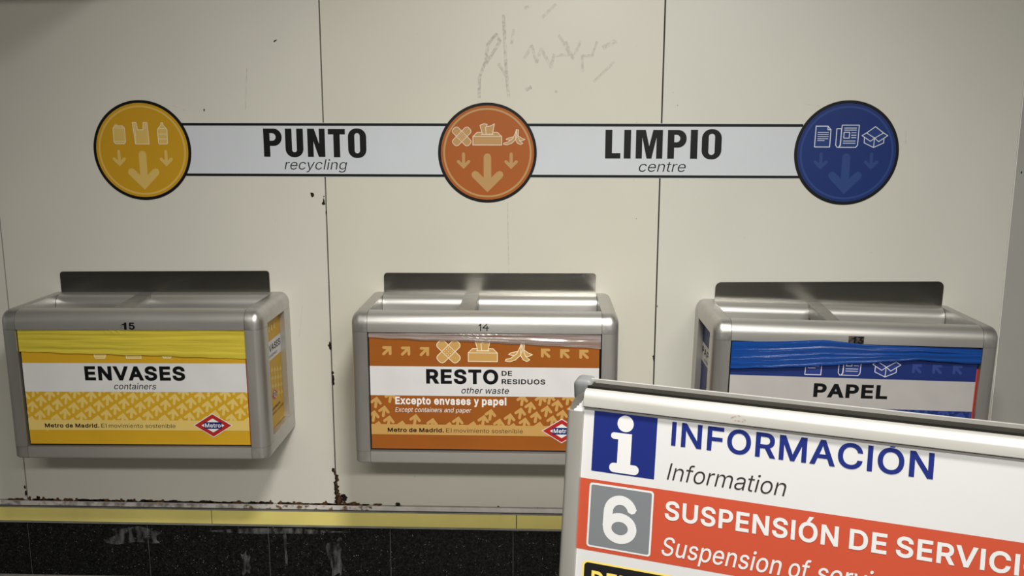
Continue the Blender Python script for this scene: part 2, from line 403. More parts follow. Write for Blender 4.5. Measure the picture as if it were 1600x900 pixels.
 'm': (610, '53 0 53 379 112 379 112 295 108 295 114 314 122 331 132 346 144 358 158 368 172 376 187 382 203 385 219 386 245 383 268 375 287 361 303 342 314 320 321 295 312 295 318 312 326 329 337 343 350 356 364 366 381 375 398 381 417 385 437 386 458 385 478 380 497 372 514 361 529 346 541 328 550 307 555 283 557 255 557 0 496 0 496 254 493 279 485 298 473 313 456 323 438 329 419 330 402 329 387 326 374 320 363 312 353 302 345 290 340 277 336 263 335 247 335 0 274 0 274 260 272 280 265 297 253 311 238 322 220 328 199 330 185 329 171 326 158 320 145 312 135 302 126 289 119 274 115 257 114 238 114 0'),
 'n': (410, '114 227 114 0 53 0 53 379 112 379 112 287 102 287 116 319 132 344 152 362 175 374 200 382 227 384 252 383 275 377 295 369 313 356 328 340 341 321 350 298 355 271 357 240 357 0 296 0 296 235 293 263 286 286 273 304 256 318 235 326 210 329 192 328 176 324 161 317 147 308 136 297 126 283 119 266 115 248'),
 'o': (415, '207 -8 174 -5 144 3 117 16 93 35 72 58 56 85 44 116 37 150 34 187 37 225 44 260 56 291 72 318 93 341 117 360 144 374 174 382 207 384 241 382 271 374 299 360 323 341 343 318 359 291 371 260 379 225 381 187 379 150 371 116 359 85 343 58 323 35 299 16 271 3 241 -5;207 46 231 49 252 55 270 66 285 80 298 97 307 117 314 139 318 163 319 187 318 212 314 236 307 258 298 278 285 296 270 310 252 321 231 328 207 330 184 328 163 321 145 310 130 296 118 278 108 258 102 236 98 212 96 187 98 163 102 139 108 117 118 97 130 80 145 66 163 55 184 49'),
 'p': (424, '53 -143 53 379 112 379 112 319 118 319 137 346 147 355 158 364 171 373 188 379 207 383 229 384 259 382 287 374 313 361 335 342 354 320 370 293 381 261 388 227 390 189 388 151 381 116 370 84 355 57 336 34 313 16 288 3 260 -6 229 -8 208 -7 189 -3 173 4 159 12 147 21 138 31 118 59 114 59 114 -143;220 47 242 49 262 55 279 66 294 80 306 97 316 117 323 139 327 163 328 189 327 215 323 239 316 261 307 281 295 298 280 311 262 322 243 328 220 330 198 328 178 322 161 312 147 299 134 282 125 263 118 241 114 216 113 189 114 162 118 138 125 115 135 95 147 78 162 65 179 55 198 49'),
 'r': (259, '53 0 53 379 112 379 112 321 115 321 124 339 137 354 152 367 171 377 191 383 213 385 229 384 243 384 243 322 230 324 207 326 190 324 174 321 159 315 146 306 135 296 126 284 119 269 115 254 114 237 114 0'),
 's': (365, '182 -8 157 -7 133 -3 112 3 93 12 76 24 62 38 50 54 41 73 36 94 94 107 101 87 111 72 124 60 141 52 160 47 181 45 206 47 227 53 244 62 258 74 265 88 268 103 266 115 262 126 254 136 243 144 229 150 212 155 149 170 118 180 92 192 72 208 58 227 50 249 47 274 49 295 55 314 65 332 79 347 95 360 115 370 137 378 161 383 187 384 212 383 234 379 254 372 271 363 286 352 299 339 309 324 318 308 324 290 268 277 262 291 254 304 243 316 228 325 210 331 187 333 166 331 147 326 131 317 119 305 111 292 109 277 110 264 115 253 124 243 136 235 152 229 172 223 229 209 261 200 287 187 306 171 320 153 328 131 331 107 329 85 323 65 312 47 298 31 281 18 260 6 236 -2 210 -7'),
 't': (227, '204 379 204 327 6 327 6 379;65 471 126 471 126 98 127 83 130 70 136 61 144 55 156 51 170 50 185 51 202 54 213 2 192 -3 168 -4 138 -1 113 7 92 21 77 41 68 64 65 93'),
 'u': (410, '182 -5 158 -3 135 2 115 11 97 23 82 39 69 59 60 82 54 109 53 139 53 379 114 379 114 144 116 117 124 94 137 75 154 61 175 53 200 50 218 51 234 55 249 62 263 71 274 83 283 97 290 113 295 132 296 153 296 379 357 379 357 0 298 0 298 92 307 92 294 60 277 35 257 17 234 5 209 -3'),
 'v': (389, '163 0 17 379 84 379 165 155 187 87 206 21 184 21 203 87 224 155 305 379 371 379 226 0'),
 'w': (567, '138 0 23 379 87 379 133 214 154 137 175 41 165 41 186 135 206 214 252 379 316 379 362 214 382 136 402 41 391 41 413 135 434 214 480 379 545 379 429 0 368 0 319 172 305 225 291 280 277 338 291 338 277 280 263 225 248 172 199 0'),
 'x': (379, '21 0 171 218 171 171 29 379 100 379 147 306 179 253 207 206 175 206 202 253 233 306 282 379 352 379 209 169 209 214 358 0 287 0 231 85 200 136 173 182 205 182 178 136 148 85 91 0'),
 'y': (389, '47 -139 61 -86 71 -87 104 -89 113 -86 122 -81 130 -74 138 -64 145 -51 151 -36 163 -1 17 379 84 379 165 155 187 87 206 21 184 21 202 87 224 155 305 379 371 379 204 -58 196 -77 187 -93 177 -107 165 -119 153 -128 139 -136 125 -141 109 -144 91 -145 65 -143'),
 'Ó': (533, '267 -7 241 -6 217 -2 194 5 171 13 150 25 131 39 113 55 97 73 82 93 70 115 59 140 51 166 45 193 41 223 40 254 41 285 45 315 51 343 59 369 70 393 82 415 97 436 113 454 131 470 150 484 171 495 194 504 217 510 241 514 267 516 293 514 317 510 340 504 363 495 384 484 403 470 421 454 437 436 451 415 464 393 474 369 482 343 488 315 492 285 493 254 492 223 488 193 482 166 474 140 464 115 451 93 437 73 421 55 403 39 384 25 363 13 340 5 317 -2 293 -6;267 53 296 55 324 63 349 76 372 94 392 116 408 144 420 176 428 213 430 254 428 295 420 332 408 365 392 392 372 415 349 433 324 446 296 453 267 456 237 453 210 445 184 433 161 415 142 392 125 364 113 332 106 295 103 254 106 213 113 176 125 144 142 117 161 94 184 76 210 63 237 55;240 558 288 659 356 659 290 558'),
}



def glyph_loops(ch, bold):
    adv, s = GLYPHS[ch]
    loops = []
    for part in s.split(';'):
        n = [int(v) for v in part.split()]
        loops.append([(n[i], n[i + 1]) for i in range(0, len(n), 2)])
    if bold:
        def area(lp):
            return sum(lp[i - 1][0] * lp[i][1] - lp[i][0] * lp[i - 1][1] for i in range(len(lp))) / 2
        sgn = 1 if max((area(lp) for lp in loops), key=abs) > 0 else -1
        out = []
        for lp in loops:
            new = []
            m = len(lp)
            for i in range(m):
                p0, p1, p2 = lp[i - 1], lp[i], lp[(i + 1) % m]
                d1 = Vector((p1[0] - p0[0], p1[1] - p0[1])).normalized()
                d2 = Vector((p2[0] - p1[0], p2[1] - p1[1])).normalized()
                n1, n2 = Vector((d1.y, -d1.x)) * sgn, Vector((d2.y, -d2.x)) * sgn
                b = n1 + n2
                if b.length < 1e-6:
                    b = n1
                b.normalize()
                k = bold / max(0.45, b.dot(n1))
                new.append((p1[0] + b.x * k, p1[1] + b.y * k))
            out.append(new)
        loops = out
    return adv, loops


def winding(pt, loops):
    w = 0
    x, y = pt
    for lp in loops:
        for i in range(len(lp)):
            (x0, y0), (x1, y1) = lp[i - 1], lp[i]
            if (y0 <= y) != (y1 <= y):
                c = (x1 - x0) * (y - y0) - (x - x0) * (y1 - y0)
                if y1 > y0 and c > 0:
                    w += 1
                elif y1 < y0 and c < 0:
                    w -= 1
    return w


def fill_loops(loops, nonzero):
    """triangles of an outline with holes"""
    vs, es = [], []
    for lp in loops:
        n0 = len(vs)
        vs += [Vector((p[0], p[1])) for p in lp]
        es += [(n0 + i, n0 + (i + 1) % len(lp)) for i in range(len(lp))]
    ov, oe, of, *_ = delaunay_2d_cdt(vs, es, [], 0, 1e-7)
    out = []
    for f in of:
        c = [sum(ov[i][k] for i in f) / len(f) for k in (0, 1)]
        w = winding(c, loops)
        if (w != 0) if nonzero else (w % 2):
            out.append([(ov[i][0], ov[i][1]) for i in f])
    return out


GLYPH_TRIS = {}


class Art:
    """A sheet of flat print in (u, v): polygons of ink stacked in thin layers, built as one mesh."""

    def __init__(self):
        self.tris, self.mats, self.clip, self.batch = [], [], None, {}

    def mi(self, m):
        if m not in self.mats:
            self.mats.append(m)
        return self.mats.index(m)

    def add(self, pts, m, layer):
        if self.clip:
            pts = clip_poly(pts, self.clip)
        if len(pts) >= 3:
            self.tris.append((pts, layer, self.mi(m)))

    def poly(self, loops, m, layer):
        """one outline (merged with the others of its ink and layer) or an outline with holes"""
        if isinstance(loops[0][0], (tuple, list)):
            for t in fill_loops(loops, False):
                self.add(t, m, layer)
        else:
            self.batch.setdefault((layer, self.mi(m)), []).append(loops)

    def flush(self):
        for (layer, idx), polys in self.batch.items():
            # merge polygons that overlap; far-apart ones are handled separately
            boxes = [(min(p[0] for p in q), max(p[0] for p in q), min(p[1] for p in q), max(p[1] for p in q)) for q in polys]
            left = set(range(len(polys)))
            while left:
                todo, grp = [left.pop()], []
                while todo:
                    i = todo.pop()
                    grp.append(i)
                    A = boxes[i]
                    hit = [j for j in left if boxes[j][0] <= A[1] and boxes[j][1] >= A[0] and boxes[j][2] <= A[3] and boxes[j][3] >= A[2]]
                    left.difference_update(hit)
                    todo += hit
                vs, fs = [], []
                for i in grp:
                    q = polys[i]
                    area = sum(q[k - 1][0] * q[k][1] - q[k][0] * q[k - 1][1] for k in range(len(q)))
                    q = q if area > 0 else q[::-1]
                    fs.append(list(range(len(vs), len(vs) + len(q))))
                    vs += [Vector((p[0] * 100, p[1] * 100)) for p in q]
                ov, oe, of, a_, b_, ids = delaunay_2d_cdt(vs, [], fs, 0, 1e-6)
                for f, src in zip(of, ids):
                    if src:
                        self.add([(ov[i][0] / 100, ov[i][1] / 100) for i in f], self.mats[idx], layer)
        self.batch = {}

    def rect(self, u0, u1, v0, v1, m, layer):
        self.poly([(u0, v0), (u1, v0), (u1, v1), (u0, v1)], m, layer)

    def rrect(self, u0, u1, v0, v1, r, m, layer, n=5):
        self.poly(rrect_pts(u0, u1, v0, v1, r, n), m, layer)

    def disc(self, c, r, m, layer, n=24):
        self.poly([(c[0] + r * math.cos(2 * math.pi * i / n), c[1] + r * math.sin(2 * math.pi * i / n)) for i in range(n)], m, layer)

    def ring(self, c, r0, r1, m, layer, n=96):
        for i in range(n):
            a, b = 2 * math.pi * i / n, 2 * math.pi * (i + 1) / n
            self.poly([(c[0] + r * math.cos(t), c[1] + r * math.sin(t)) for r, t in ((r0, a), (r1, a), (r1, b), (r0, b))], m, layer)

    def stroke(self, pts, w, m, layer, closed=False, caps=True):
        ps = list(pts) + ([pts[0]] if closed else [])
        for a, b in zip(ps, ps[1:]):
            d = Vector((b[0] - a[0], b[1] - a[1]))
            if d.length < 1e-7:
                continue
            d.normalize()
            n = Vector((-d.y, d.x)) * (w / 2)
            self.poly([(a[0] + n.x, a[1] + n.y), (a[0] - n.x, a[1] - n.y), (b[0] - n.x, b[1] - n.y), (b[0] + n.x, b[1] + n.y)], m, layer)
        for i, p in enumerate(ps):
            if caps or 0 < i < len(ps) - 1:
                self.disc(p, w / 2, m, layer, 8)

    def text(self, s, u0, u1, base, cap, m, layer, bold=0, shear=0.0, squeeze_space=1.0):
        x, gl = 0.0, []
        for ch in s:
            if ch == ' ':
                x += 150 * squeeze_space + bold
                continue
            adv, loops = glyph_loops(ch, bold)
            if (ch, bold) not in GLYPH_TRIS:
                GLYPH_TRIS[ch, bold] = fill_loops(loops, True)
            gl.append((ch, x))
            x += adv + bold * 1.6
        sy = cap / (509.0 + 2 * bold)

        def sh(p, x):
            return (p[0] + x + shear * p[1], p[1] + bold)
        xs = [sh(p, x0)[0] for ch, x0 in gl for t in GLYPH_TRIS[ch, bold] for p in t]
        a, b = min(xs), max(xs)
        sx = (u1 - u0) / (b - a) if u1 is not None else sy
        for ch, x0 in gl:
            for t in GLYPH_TRIS[ch, bold]:
                self.add([(u0 + (q[0] - a) * sx, base + q[1] * sy) for q in (sh(p, x0) for p in t)], m, layer)

    def words(self, items, base, cap, m, layer, bold=0, shear=0.0):
        for w, u0, u1 in items:
            self.text(w, u0, u1, base, cap, m, layer, bold, shear)

    def bake(self, name, place, parent=None, eps=0.00022):
        self.flush()
        bm = bmesh.new()
        for pts, layer, idx in self.tris:
            try:
                f = bm.faces.new([bm.verts.new(place(p[0], p[1], layer * eps)) for p in pts])
            except ValueError:
                continue
            f.material_index = idx
        return finish(name, bm, self.mats, parent)


def rrect_pts(u0, u1, v0, v1, r, n=5):
    out = []
    for cx, cy, a0 in ((u1 - r, v1 - r, 0), (u0 + r, v1 - r, 90), (u0 + r, v0 + r, 180), (u1 - r, v0 + r, 270)):
        out += [(cx + r * math.cos(math.radians(a0 + 90 * i / n)), cy + r * math.sin(math.radians(a0 + 90 * i / n))) for i in range(n + 1)]
    return out


def clip_poly(pts, rect):
    u0, u1, v0, v1 = rect
    for ax, lim, sg in ((0, u0, 1), (0, u1, -1), (1, v0, 1), (1, v1, -1)):
        out = []
        for i in range(len(pts)):
            a, b = pts[i - 1], pts[i]
            ia, ib = (a[ax] - lim) * sg >= 0, (b[ax] - lim) * sg >= 0
            if ia != ib:
                t = (lim - a[ax]) / (b[ax] - a[ax])
                out.append((a[0] + (b[0] - a[0]) * t, a[1] + (b[1] - a[1]) * t))
            if ib:
                out.append(b)
        pts = out
        if not pts:
            return []
    return pts


# ---------------------------------------------------------------- pictograms in a unit box (x right, y up)
def boxed(rect):
    u0, v0, w, h = rect
    return lambda ps: [(u0 + p[0] * w, v0 + p[1] * h) for p in ps]


def icon_can(a, rect, fill, line, w, ly):
    t = boxed(rect)
    body = t([(0, .84), (.14, .98), (.84, .98), (1, .84), (1, .1), (.88, 0), (.14, 0), (0, .1)])
    a.poly(body, fill, ly)
    a.stroke(body, w, line, ly + 1, closed=True)
    for y in (.87, .13):
        a.stroke(t([(.06, y), (.94, y)]), w * .7, line, ly + 1)
    a.poly(t([(.12, 1.0), (.2, 1.12), (.42, 1.06), (.42, 1.0)]), fill, ly)


def icon_bag(a, rect, fill, line, w, ly):
    t = boxed(rect)
    body = t([(0, 1), (.24, 1), (.32, .66), (.66, .66), (.7, 1), (.95, 1), (1, 0), (.12, 0)])
    a.poly(body, fill, ly)
    a.stroke(body, w, line, ly + 1, closed=True)
    a.stroke(t([(.1, .93), (.17, .5), (.13, .02)]), w * .7, line, ly + 1)
    a.stroke(t([(.85, .93), (.8, .7)]), w * .7, line, ly + 1)


def icon_bottle(a, rect, fill, line, w, ly):
    t = boxed(rect)
    body = t([(.4, 1), (.6, 1), (.6, .9), (.9, .74), (.97, .66), (.95, .06), (.88, 0), (.12, 0), (.05, .06), (.03, .66), (.1, .74), (.4, .9)])
    a.poly(body, fill, ly)
    a.stroke(body, w, line, ly + 1, closed=True)
    for y, x0, x1 in ((.9, .4, .6), (.74, .1, .9), (.47, .05, .95), (.24, .05, .95)):
        a.stroke(t([(x0, y), (x1, y)]), w * .8, line, ly + 1)


def icon_plaster(a, rect, fill, line, w, ly, ground):
    u0, v0, ww, hh = rect
    c = (u0 + ww / 2, v0 + hh / 2)
    L, W = .60 * ww * 1.12, .205 * ww * 1.12

    def strip(ang, lay):
        ca, sa = math.cos(ang), math.sin(ang)
        ps = [(c[0] + x * ca - y * sa, c[1] + x * sa + y * ca) for x, y in rrect_pts(-L, L, -W, W, W * .75)]
        a.poly(ps, fill, lay)
        a.stroke(ps, w, line, lay + 1, closed=True)
        return ca, sa
    strip(-math.pi / 4, ly)
    ca, sa = strip(math.pi / 4, ly + 2)
    for x in (-W, W):
        a.stroke([(c[0] + x * ca - y * sa, c[1] + x * sa + y * ca) for y in (-W, W)], w * .8, line, ly + 3)
    for i in range(-1, 2):
        for j in range(-1, 2):
            x, y = i * W * .55, j * W * .55
            a.disc((c[0] + x * ca - y * sa, c[1] + x * sa + y * ca), w * .62, line, ly + 3, 8)


def icon_tissue(a, rect, fill, line, w, ly):
    t = boxed(rect)
    front, top = t([(0, 0), (1, 0), (1, .4), (0, .4)]), t([(0, .4), (1, .4), (.85, .6), (.15, .6)])
    for p in (front, top):
        a.poly(p, fill, ly)
        a.stroke(p, w, line, ly + 1, closed=True)
    a.stroke(t([(.3, .5), (.7, .5)]), w * 1.6, line, ly + 1)
    paper = t([(.33, .5), (.25, .93), (.38, 1), (.5, .97), (.47, .86), (.62, .9), (.75, 1), (.68, .52)])
    a.poly(paper, fill, ly + 2)
    a.stroke(paper, w, line, ly + 3, closed=True)
    a.stroke(t([(.46, .52), (.44, .84)]), w, line, ly + 3)


def icon_banana(a, rect, fill, line, w, ly):
    t = boxed(rect)
    for pts in ([(.58, .62), (.45, .5), (.2, .42), (.12, .34), (.3, .28), (.5, .34)],
                [(.66, .6), (.85, .42), (1, .34), (.86, .25), (.68, .26), (.6, .4)]):
        a.poly(t(pts), fill, ly)
        a.stroke(t(pts), w, line, ly + 1, closed=True)
    for pts in ([(.6, .98), (.55, .75), (.42, .38), (.2, .16), (.02, .1), (0, .02), (.16, -.02), (.38, .08), (.55, .3), (.64, .6)],
                [(.6, .98), (.7, .95), (.7, .75), (.68, .5), (.75, .25), (.9, .08), (.8, 0), (.66, .08), (.57, .28), (.57, .6)]):
        a.poly(t(pts), fill, ly + 2)
        a.stroke(t(pts), w, line, ly + 3, closed=True)


def icon_page(a, rect, fill, line, w, ly):
    t = boxed(rect)
    body = t([(.03, 1), (.8, 1), (1, .83), (.98, 0), (0, 0)])
    a.poly(body, fill, ly)
    a.stroke(body, w, line, ly + 1, closed=True)
    a.stroke(t([(.8, 1), (.8, .83), (1, .83)]), w, line, ly + 1)
    for y, x1 in ((.7, .87), (.6, .87), (.5, .87), (.4, .85), (.31, .62)):
        a.stroke(t([(.16, y), (x1, y)]), w * .8, line, ly + 1, caps=False)


def icon_newspaper(a, rect, fill, line, w, ly):
    t = boxed(rect)
    side = t([(.04, .84), (.24, .84), (.24, .1), (.18, 0), (.1, 0), (.03, .1)])
    a.stroke(side, w, line, ly + 1, closed=True)
    body = t([(.26, 1), (1, 1), (.98, .1), (.9, 0), (.16, 0), (.22, .1)])
    a.poly(body, fill, ly)
    a.stroke(body, w, line, ly + 1, closed=True)
    for y, x0 in ((.87, .36), (.78, .36)):
        a.stroke(t([(x0, y), (.9, y)]), w * .8, line, ly + 1, caps=False)
    a.stroke(t([(.36, .68), (.6, .68), (.6, .42), (.36, .42)]), w, line, ly + 1, closed=True)
    for y in (.66, .55, .44):
        a.stroke(t([(.68, y), (.9, y)]), w * .8, line, ly + 1, caps=False)
    for y in (.29, .19):
        a.stroke(t([(.34, y), (.88, y)]), w * .8, line, ly + 1, caps=False)


def icon_carton(a, rect, fill, line, w, ly):
    t = boxed(rect)
    a.poly(t([(0, .58), (.5, 1), (1, .58), (.87, .42), (.87, .2), (.48, 0), (.1, .22), (.1, .45)]), fill, ly)
    for pts, cl in (([(.17, .7), (.5, 1), (.83, .7), (.5, .45)], True), ([(.17, .7), (0, .57), (.34, .3), (.5, .45)], True),
                    ([(.83, .7), (1, .57), (.66, .28), (.5, .45)], True), ([(.1, .47), (.1, .22), (.48, 0), (.86, .22), (.86, .44)], False),
                    ([(.48, 0), (.49, .44)], False)):
        a.stroke(t(pts), w, line, ly + 1, closed=cl)


def arrow(a, tip, ang, length, w, barb, m, ly):
    """arrow ending at tip; ang = pointing direction; barb = offset of the barb ends from the shaft"""
    d, n = (math.cos(ang), math.sin(ang)), (-math.sin(ang), math.cos(ang))

    def q(x, y):
        return (tip[0] - d[0] * y + n[0] * x, tip[1] - d[1] * y + n[1] * x)
    k = .7071 * w
    a.stroke([q(0, length - w / 2), q(0, k)], w, m, ly)
    for s in (-1, 1):
        a.stroke([q(s * barb, barb + k), q(0, k)], w, m, ly)
    a.poly([q(0, 0), q(k / 2, k / 2), q(0, k), q(-k / 2, k / 2)], m, ly)


# ---------------------------------------------------------------- the setting
PANEL = [mat('cream_enamel_panel_%d' % i, c, 0.36, spec=0.35, vary=0.022, scale=2.6, rough_vary=0.05, bump=0.04, bump_scale=30)
         for i, c in enumerate(((0.61, 0.595, 0.535), (0.60, 0.582, 0.505), (0.595, 0.587, 0.53)))]
wall = structure(empty('wall_back', (0, 0, 0)))
SEAMS = [-4.46, -3.47, -2.47, -1.4761, -0.4834, 0.5006, 1.5177]
WALL_TOP = 2.95
for i in range(6):
    bm = bmesh.new()
    add_box(bm, SEAMS[i] + 0.0019, SEAMS[i + 1] - 0.0019, 0.0, 0.022, 0.2585, WALL_TOP - 0.002, 0.0012, 2)
    structure(finish('wall_panel', bm, PANEL[i % 3], wall))
bm = bmesh.new()
add_box(bm, -6.0, 6.0, 0.0225, 0.2, 0.0, WALL_TOP)
structure(finish('wall_core', bm, mat('dark_wall_core', (0.02, 0.019, 0.017), 0.9), wall))
bm = bmesh.new()
add_box(bm, 1.5218, 6.0, 0.004, 0.0224, 0.0, WALL_TOP - 0.002, 0.001)
add_box(bm, -6.0, -4.462, 0.004, 0.0224, 0.2585, WALL_TOP - 0.002, 0.001)
structure(finish('wall_pillar_facing', bm, mat('grey_pillar_facing', (0.36, 0.36, 0.335), 0.42, vary=0.05, scale=3), wall))

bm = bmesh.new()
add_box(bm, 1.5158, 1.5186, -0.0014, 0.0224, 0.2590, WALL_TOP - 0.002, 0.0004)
structure(finish('edge_highlight', bm, mat('edge_highlight_white', (0.74, 0.73, 0.69), 0.4)))  # highlight on the panel edge, painted as a brighter strip
# painted ledge, metal strips, yellow band and granite skirting below the panels
RXL, RXR = -4.46, 1.523
bm = bmesh.new()
add_box(bm, RXL, RXR, -0.0045, 0.0224, 0.2415, 0.2560, 0.002)
structure(finish('trim_1', bm, mat('scuffed_white_ledge', (0.60, 0.57, 0.55), 0.5, vary=0.14, scale=22)))
bm = bmesh.new()
add_box(bm, RXL, RXR, -0.0035, 0.0224, 0.2335, 0.2375, 0.0008)
add_box(bm, RXL, RXR, -0.0035, 0.0224, 0.1815, 0.1875, 0.0008)
structure(finish('trim_2', bm, mat('grey_metal_strip', (0.26, 0.26, 0.235), 0.45, 0.4, vary=0.2, scale=14)))
yellow = mat('olive_yellow_strip', (0.76, 0.66, 0.21), 0.38, spec=0.4, vary=0.09, scale=5)
joints = [RXL, -2.85, -1.86, -0.8837, 0.0850, 1.06, RXR]
band = structure(empty('trim_3', (0, 0, 0)))
for i in range(6):
    bm = bmesh.new()
    add_box(bm, joints[i] + 0.0012, joints[i + 1] - 0.0012, -0.0028, 0.0224, 0.1880, 0.2330, 0.0008)
    structure(finish('yellow_strip', bm, yellow, band))
skirt = structure(empty('baseboard_back', (0, 0, 0)))
gr = granite()
x = -4.21
while x < 1.5:
    bm = bmesh.new()
    add_box(bm, x + 0.0006, min(x + 0.3895, 1.523) - 0.0006, -0.002, 0.0224, 0.003, 0.1790, 0.0006)
    structure(finish('granite_tile', bm, gr, skirt))
    x += 0.3895
bm = bmesh.new()
add_box(bm, -4.2, 1.52, -0.0012, 0.0223, 0.003, 0.1788)
structure(finish('grout', bm, mat('grey_grout', (0.13, 0.13, 0.12), 0.8), skirt))
stain = smear('limescale_film', (0.22, 0.22, 0.22), 0.55, 55, 0.40, 0.72, (1, 1, 0.35))
a = Art()
for u0, u1, v0, v1 in ((-0.522, -0.459, 0.002, 0.150), (-0.657, -0.646, 0.03, 0.178), (-0.90, -0.45, 0.155, 0.178), (-0.80, -0.765, 0.01, 0.10), (-1.25, -1.05, 0.11, 0.176)):
    n = 22
    a.poly([((u0 + u1) / 2 + (u1 - u0) / 2 * (0.75 + 0.3 * math.sin(7.3 * i + u0 * 40)) * math.copysign(abs(math.cos(2 * math.pi * i / n)) ** .6, math.cos(2 * math.pi * i / n)),
             min(0.178, max(0.004, (v0 + v1) / 2 + (v1 - v0) / 2 * (0.85 + 0.2 * math.sin(5.1 * i)) * math.copysign(abs(math.sin(2 * math.pi * i / n)) ** .6, math.sin(2 * math.pi * i / n))))) for i in range(n)], stain, 0)
structure(a.bake('limescale_stain', lambda u, v, d: (u, -0.0024 - d, v), skirt))

bm = bmesh.new()
add_box(bm, -6, 6, -7.0, 0.2, -0.1, 0.0)
structure(finish('floor', bm, mat('grey_terrazzo', (0.30, 0.285, 0.26), 0.4, vary=0.25, scale=60)))
bm = bmesh.new()
add_box(bm, -6, 6, -7.0, 0.2, WALL_TOP, WALL_TOP + 0.1)
structure(finish('ceiling', bm, mat('grey_ceiling', (0.5, 0.49, 0.46), 0.7, vary=0.05, scale=3)))
bm = bmesh.new()
add_box(bm, -6, 6, -7.1, -7.0, -0.1, WALL_TOP + 0.1)
structure(finish('wall_front', bm, mat('cream_opposite_wall', (0.36, 0.35, 0.32), 0.5, vary=0.1, scale=2)))
bm = bmesh.new()
add_box(bm, -1.9, -0.93, -0.62, -0.002, 1.905, 2.25, 0.004)  # unseen box added to cast the shadow on the upper left wall
structure(finish('shadow_box', bm, mat('grey_ceiling', (0.5, 0.49, 0.46), 0.7)))


# lamps of the station ceiling, above and behind the viewer
for i, (lx, ly, lz, ll, watts, aim, spread) in enumerate(LAMPS):
    t = empty('ceiling_lamp', (lx, ly, lz))
    tag(t, ('long louvred ceiling lamp far from the bins', 'short louvred ceiling lamp nearer the bins')[i], 'ceiling lamp')
    d = Vector(aim) - Vector((lx, ly, lz))
    tilt = d.to_track_quat('-Z', 'X').to_euler()
    bm = bmesh.new()
    add_box(bm, -0.085, 0.085, -ll / 2 - .02, ll / 2 + .02, 0.004, 0.07, 0.008)
    for sgn in (-1, 1):
        add_box(bm, sgn * 0.085 - .004, sgn * 0.085 + .004, -ll / 2 - .02, ll / 2 + .02, -0.03, 0.01)
    h = finish('housing', bm, mat('lamp_housing', (0.5, 0.5, 0.48), 0.5), t)
    h.rotation_euler = tilt
    for sgn in (-1, 1):
        bm = bmesh.new()
        add_box(bm, sgn * ll * .35 - .008, sgn * ll * .35 + .008, -.008, .008, 0.03, WALL_TOP - lz)
        finish('hanger', bm, mat('lamp_housing', (0.5, 0.5, 0.48), 0.5), t)
    ld = bpy.data.lights.new('tube_light', 'AREA')
    ld.shape = 'RECTANGLE'
    ld.size, ld.size_y = 0.14, ll
    ld.energy = watts
    ld.color = LAMP_COLOR
    ld.spread = math.radians(spread)
    lo_ = bpy.data.objects.new('tube_light', ld)
    COL.objects.link(lo_)
    lo_.parent = t
    lo_.rotation_euler = tilt

# ---- marks on the wall: rust, chips, rubbed-out pencil
rust_dark, rust_brown = mat('dark_rust', (0.012, 0.009, 0.006), 0.9, vary=0.5, scale=90), mat('brown_rust', (0.075, 0.036, 0.013), 0.95, vary=0.6, scale=120)
RND = random.Random(5)


def ragged(a, c, w, h, m, ly, n=16, rough=0.45):
    pts = []
    for i in range(n):
        t = 2 * math.pi * i / n
        k = 1 - rough * RND.random()
        pts.append((c[0] + w / 2 * k * math.cos(t), c[1] + h / 2 * k * math.sin(t)))
    a.poly(pts, m, ly)


a = Art()
for c, w, h in (((-0.5230, 1.2345), 0.015, 0.019), ((-0.4885, 1.2290), 0.004, 0.007), ((-0.4895, 1.2155), 0.007, 0.022), ((-0.4905, 1.2080), 0.013, 0.012), ((-0.4838, 1.1815), 0.004, 0.012),
                ((-0.4860, 0.7743), 0.012, 0.030), ((-0.4880, 0.7745), 0.012, 0.010), ((-0.4805, 0.6885), 0.010, 0.016), ((-0.4800, 0.668), 0.011, 0.034), ((-0.4790, 0.655), 0.008, 0.018),
                ((0.4985, 0.7446), 0.006, 0.021), ((0.4975, 0.7510), 0.009, 0.008), ((0.5045, 0.9060), 0.003, 0.008), ((-0.8325, 1.4798), 0.005, 0.009), ((0.4350, 1.1680), 0.003, 0.003),
                ((0.0280, 0.2610), 0.008, 0.005), ((0.152, 0.2585), 0.004, 0.003)):
    ragged(a, c, w, h, rust_dark, 1)
a.poly([(-0.6195, 1.6725), (-0.6160, 1.6775), (-0.6085, 1.6795), (-0.6095, 1.6770), (-0.6150, 1.6730)], rust_dark, 1)
for i in range(46):
    s = 0.0010 + 0.0016 * RND.random() ** 2
    ragged(a, (-1.45 + 2.9 * RND.random(), 0.28 + 1.45 * RND.random()), s, s * (0.7 + RND.random()), rust_dark, 1, 7, 0.3)
ragged(a, (1.5355, 1.308), 0.005, 0.009, rust_dark, -12)
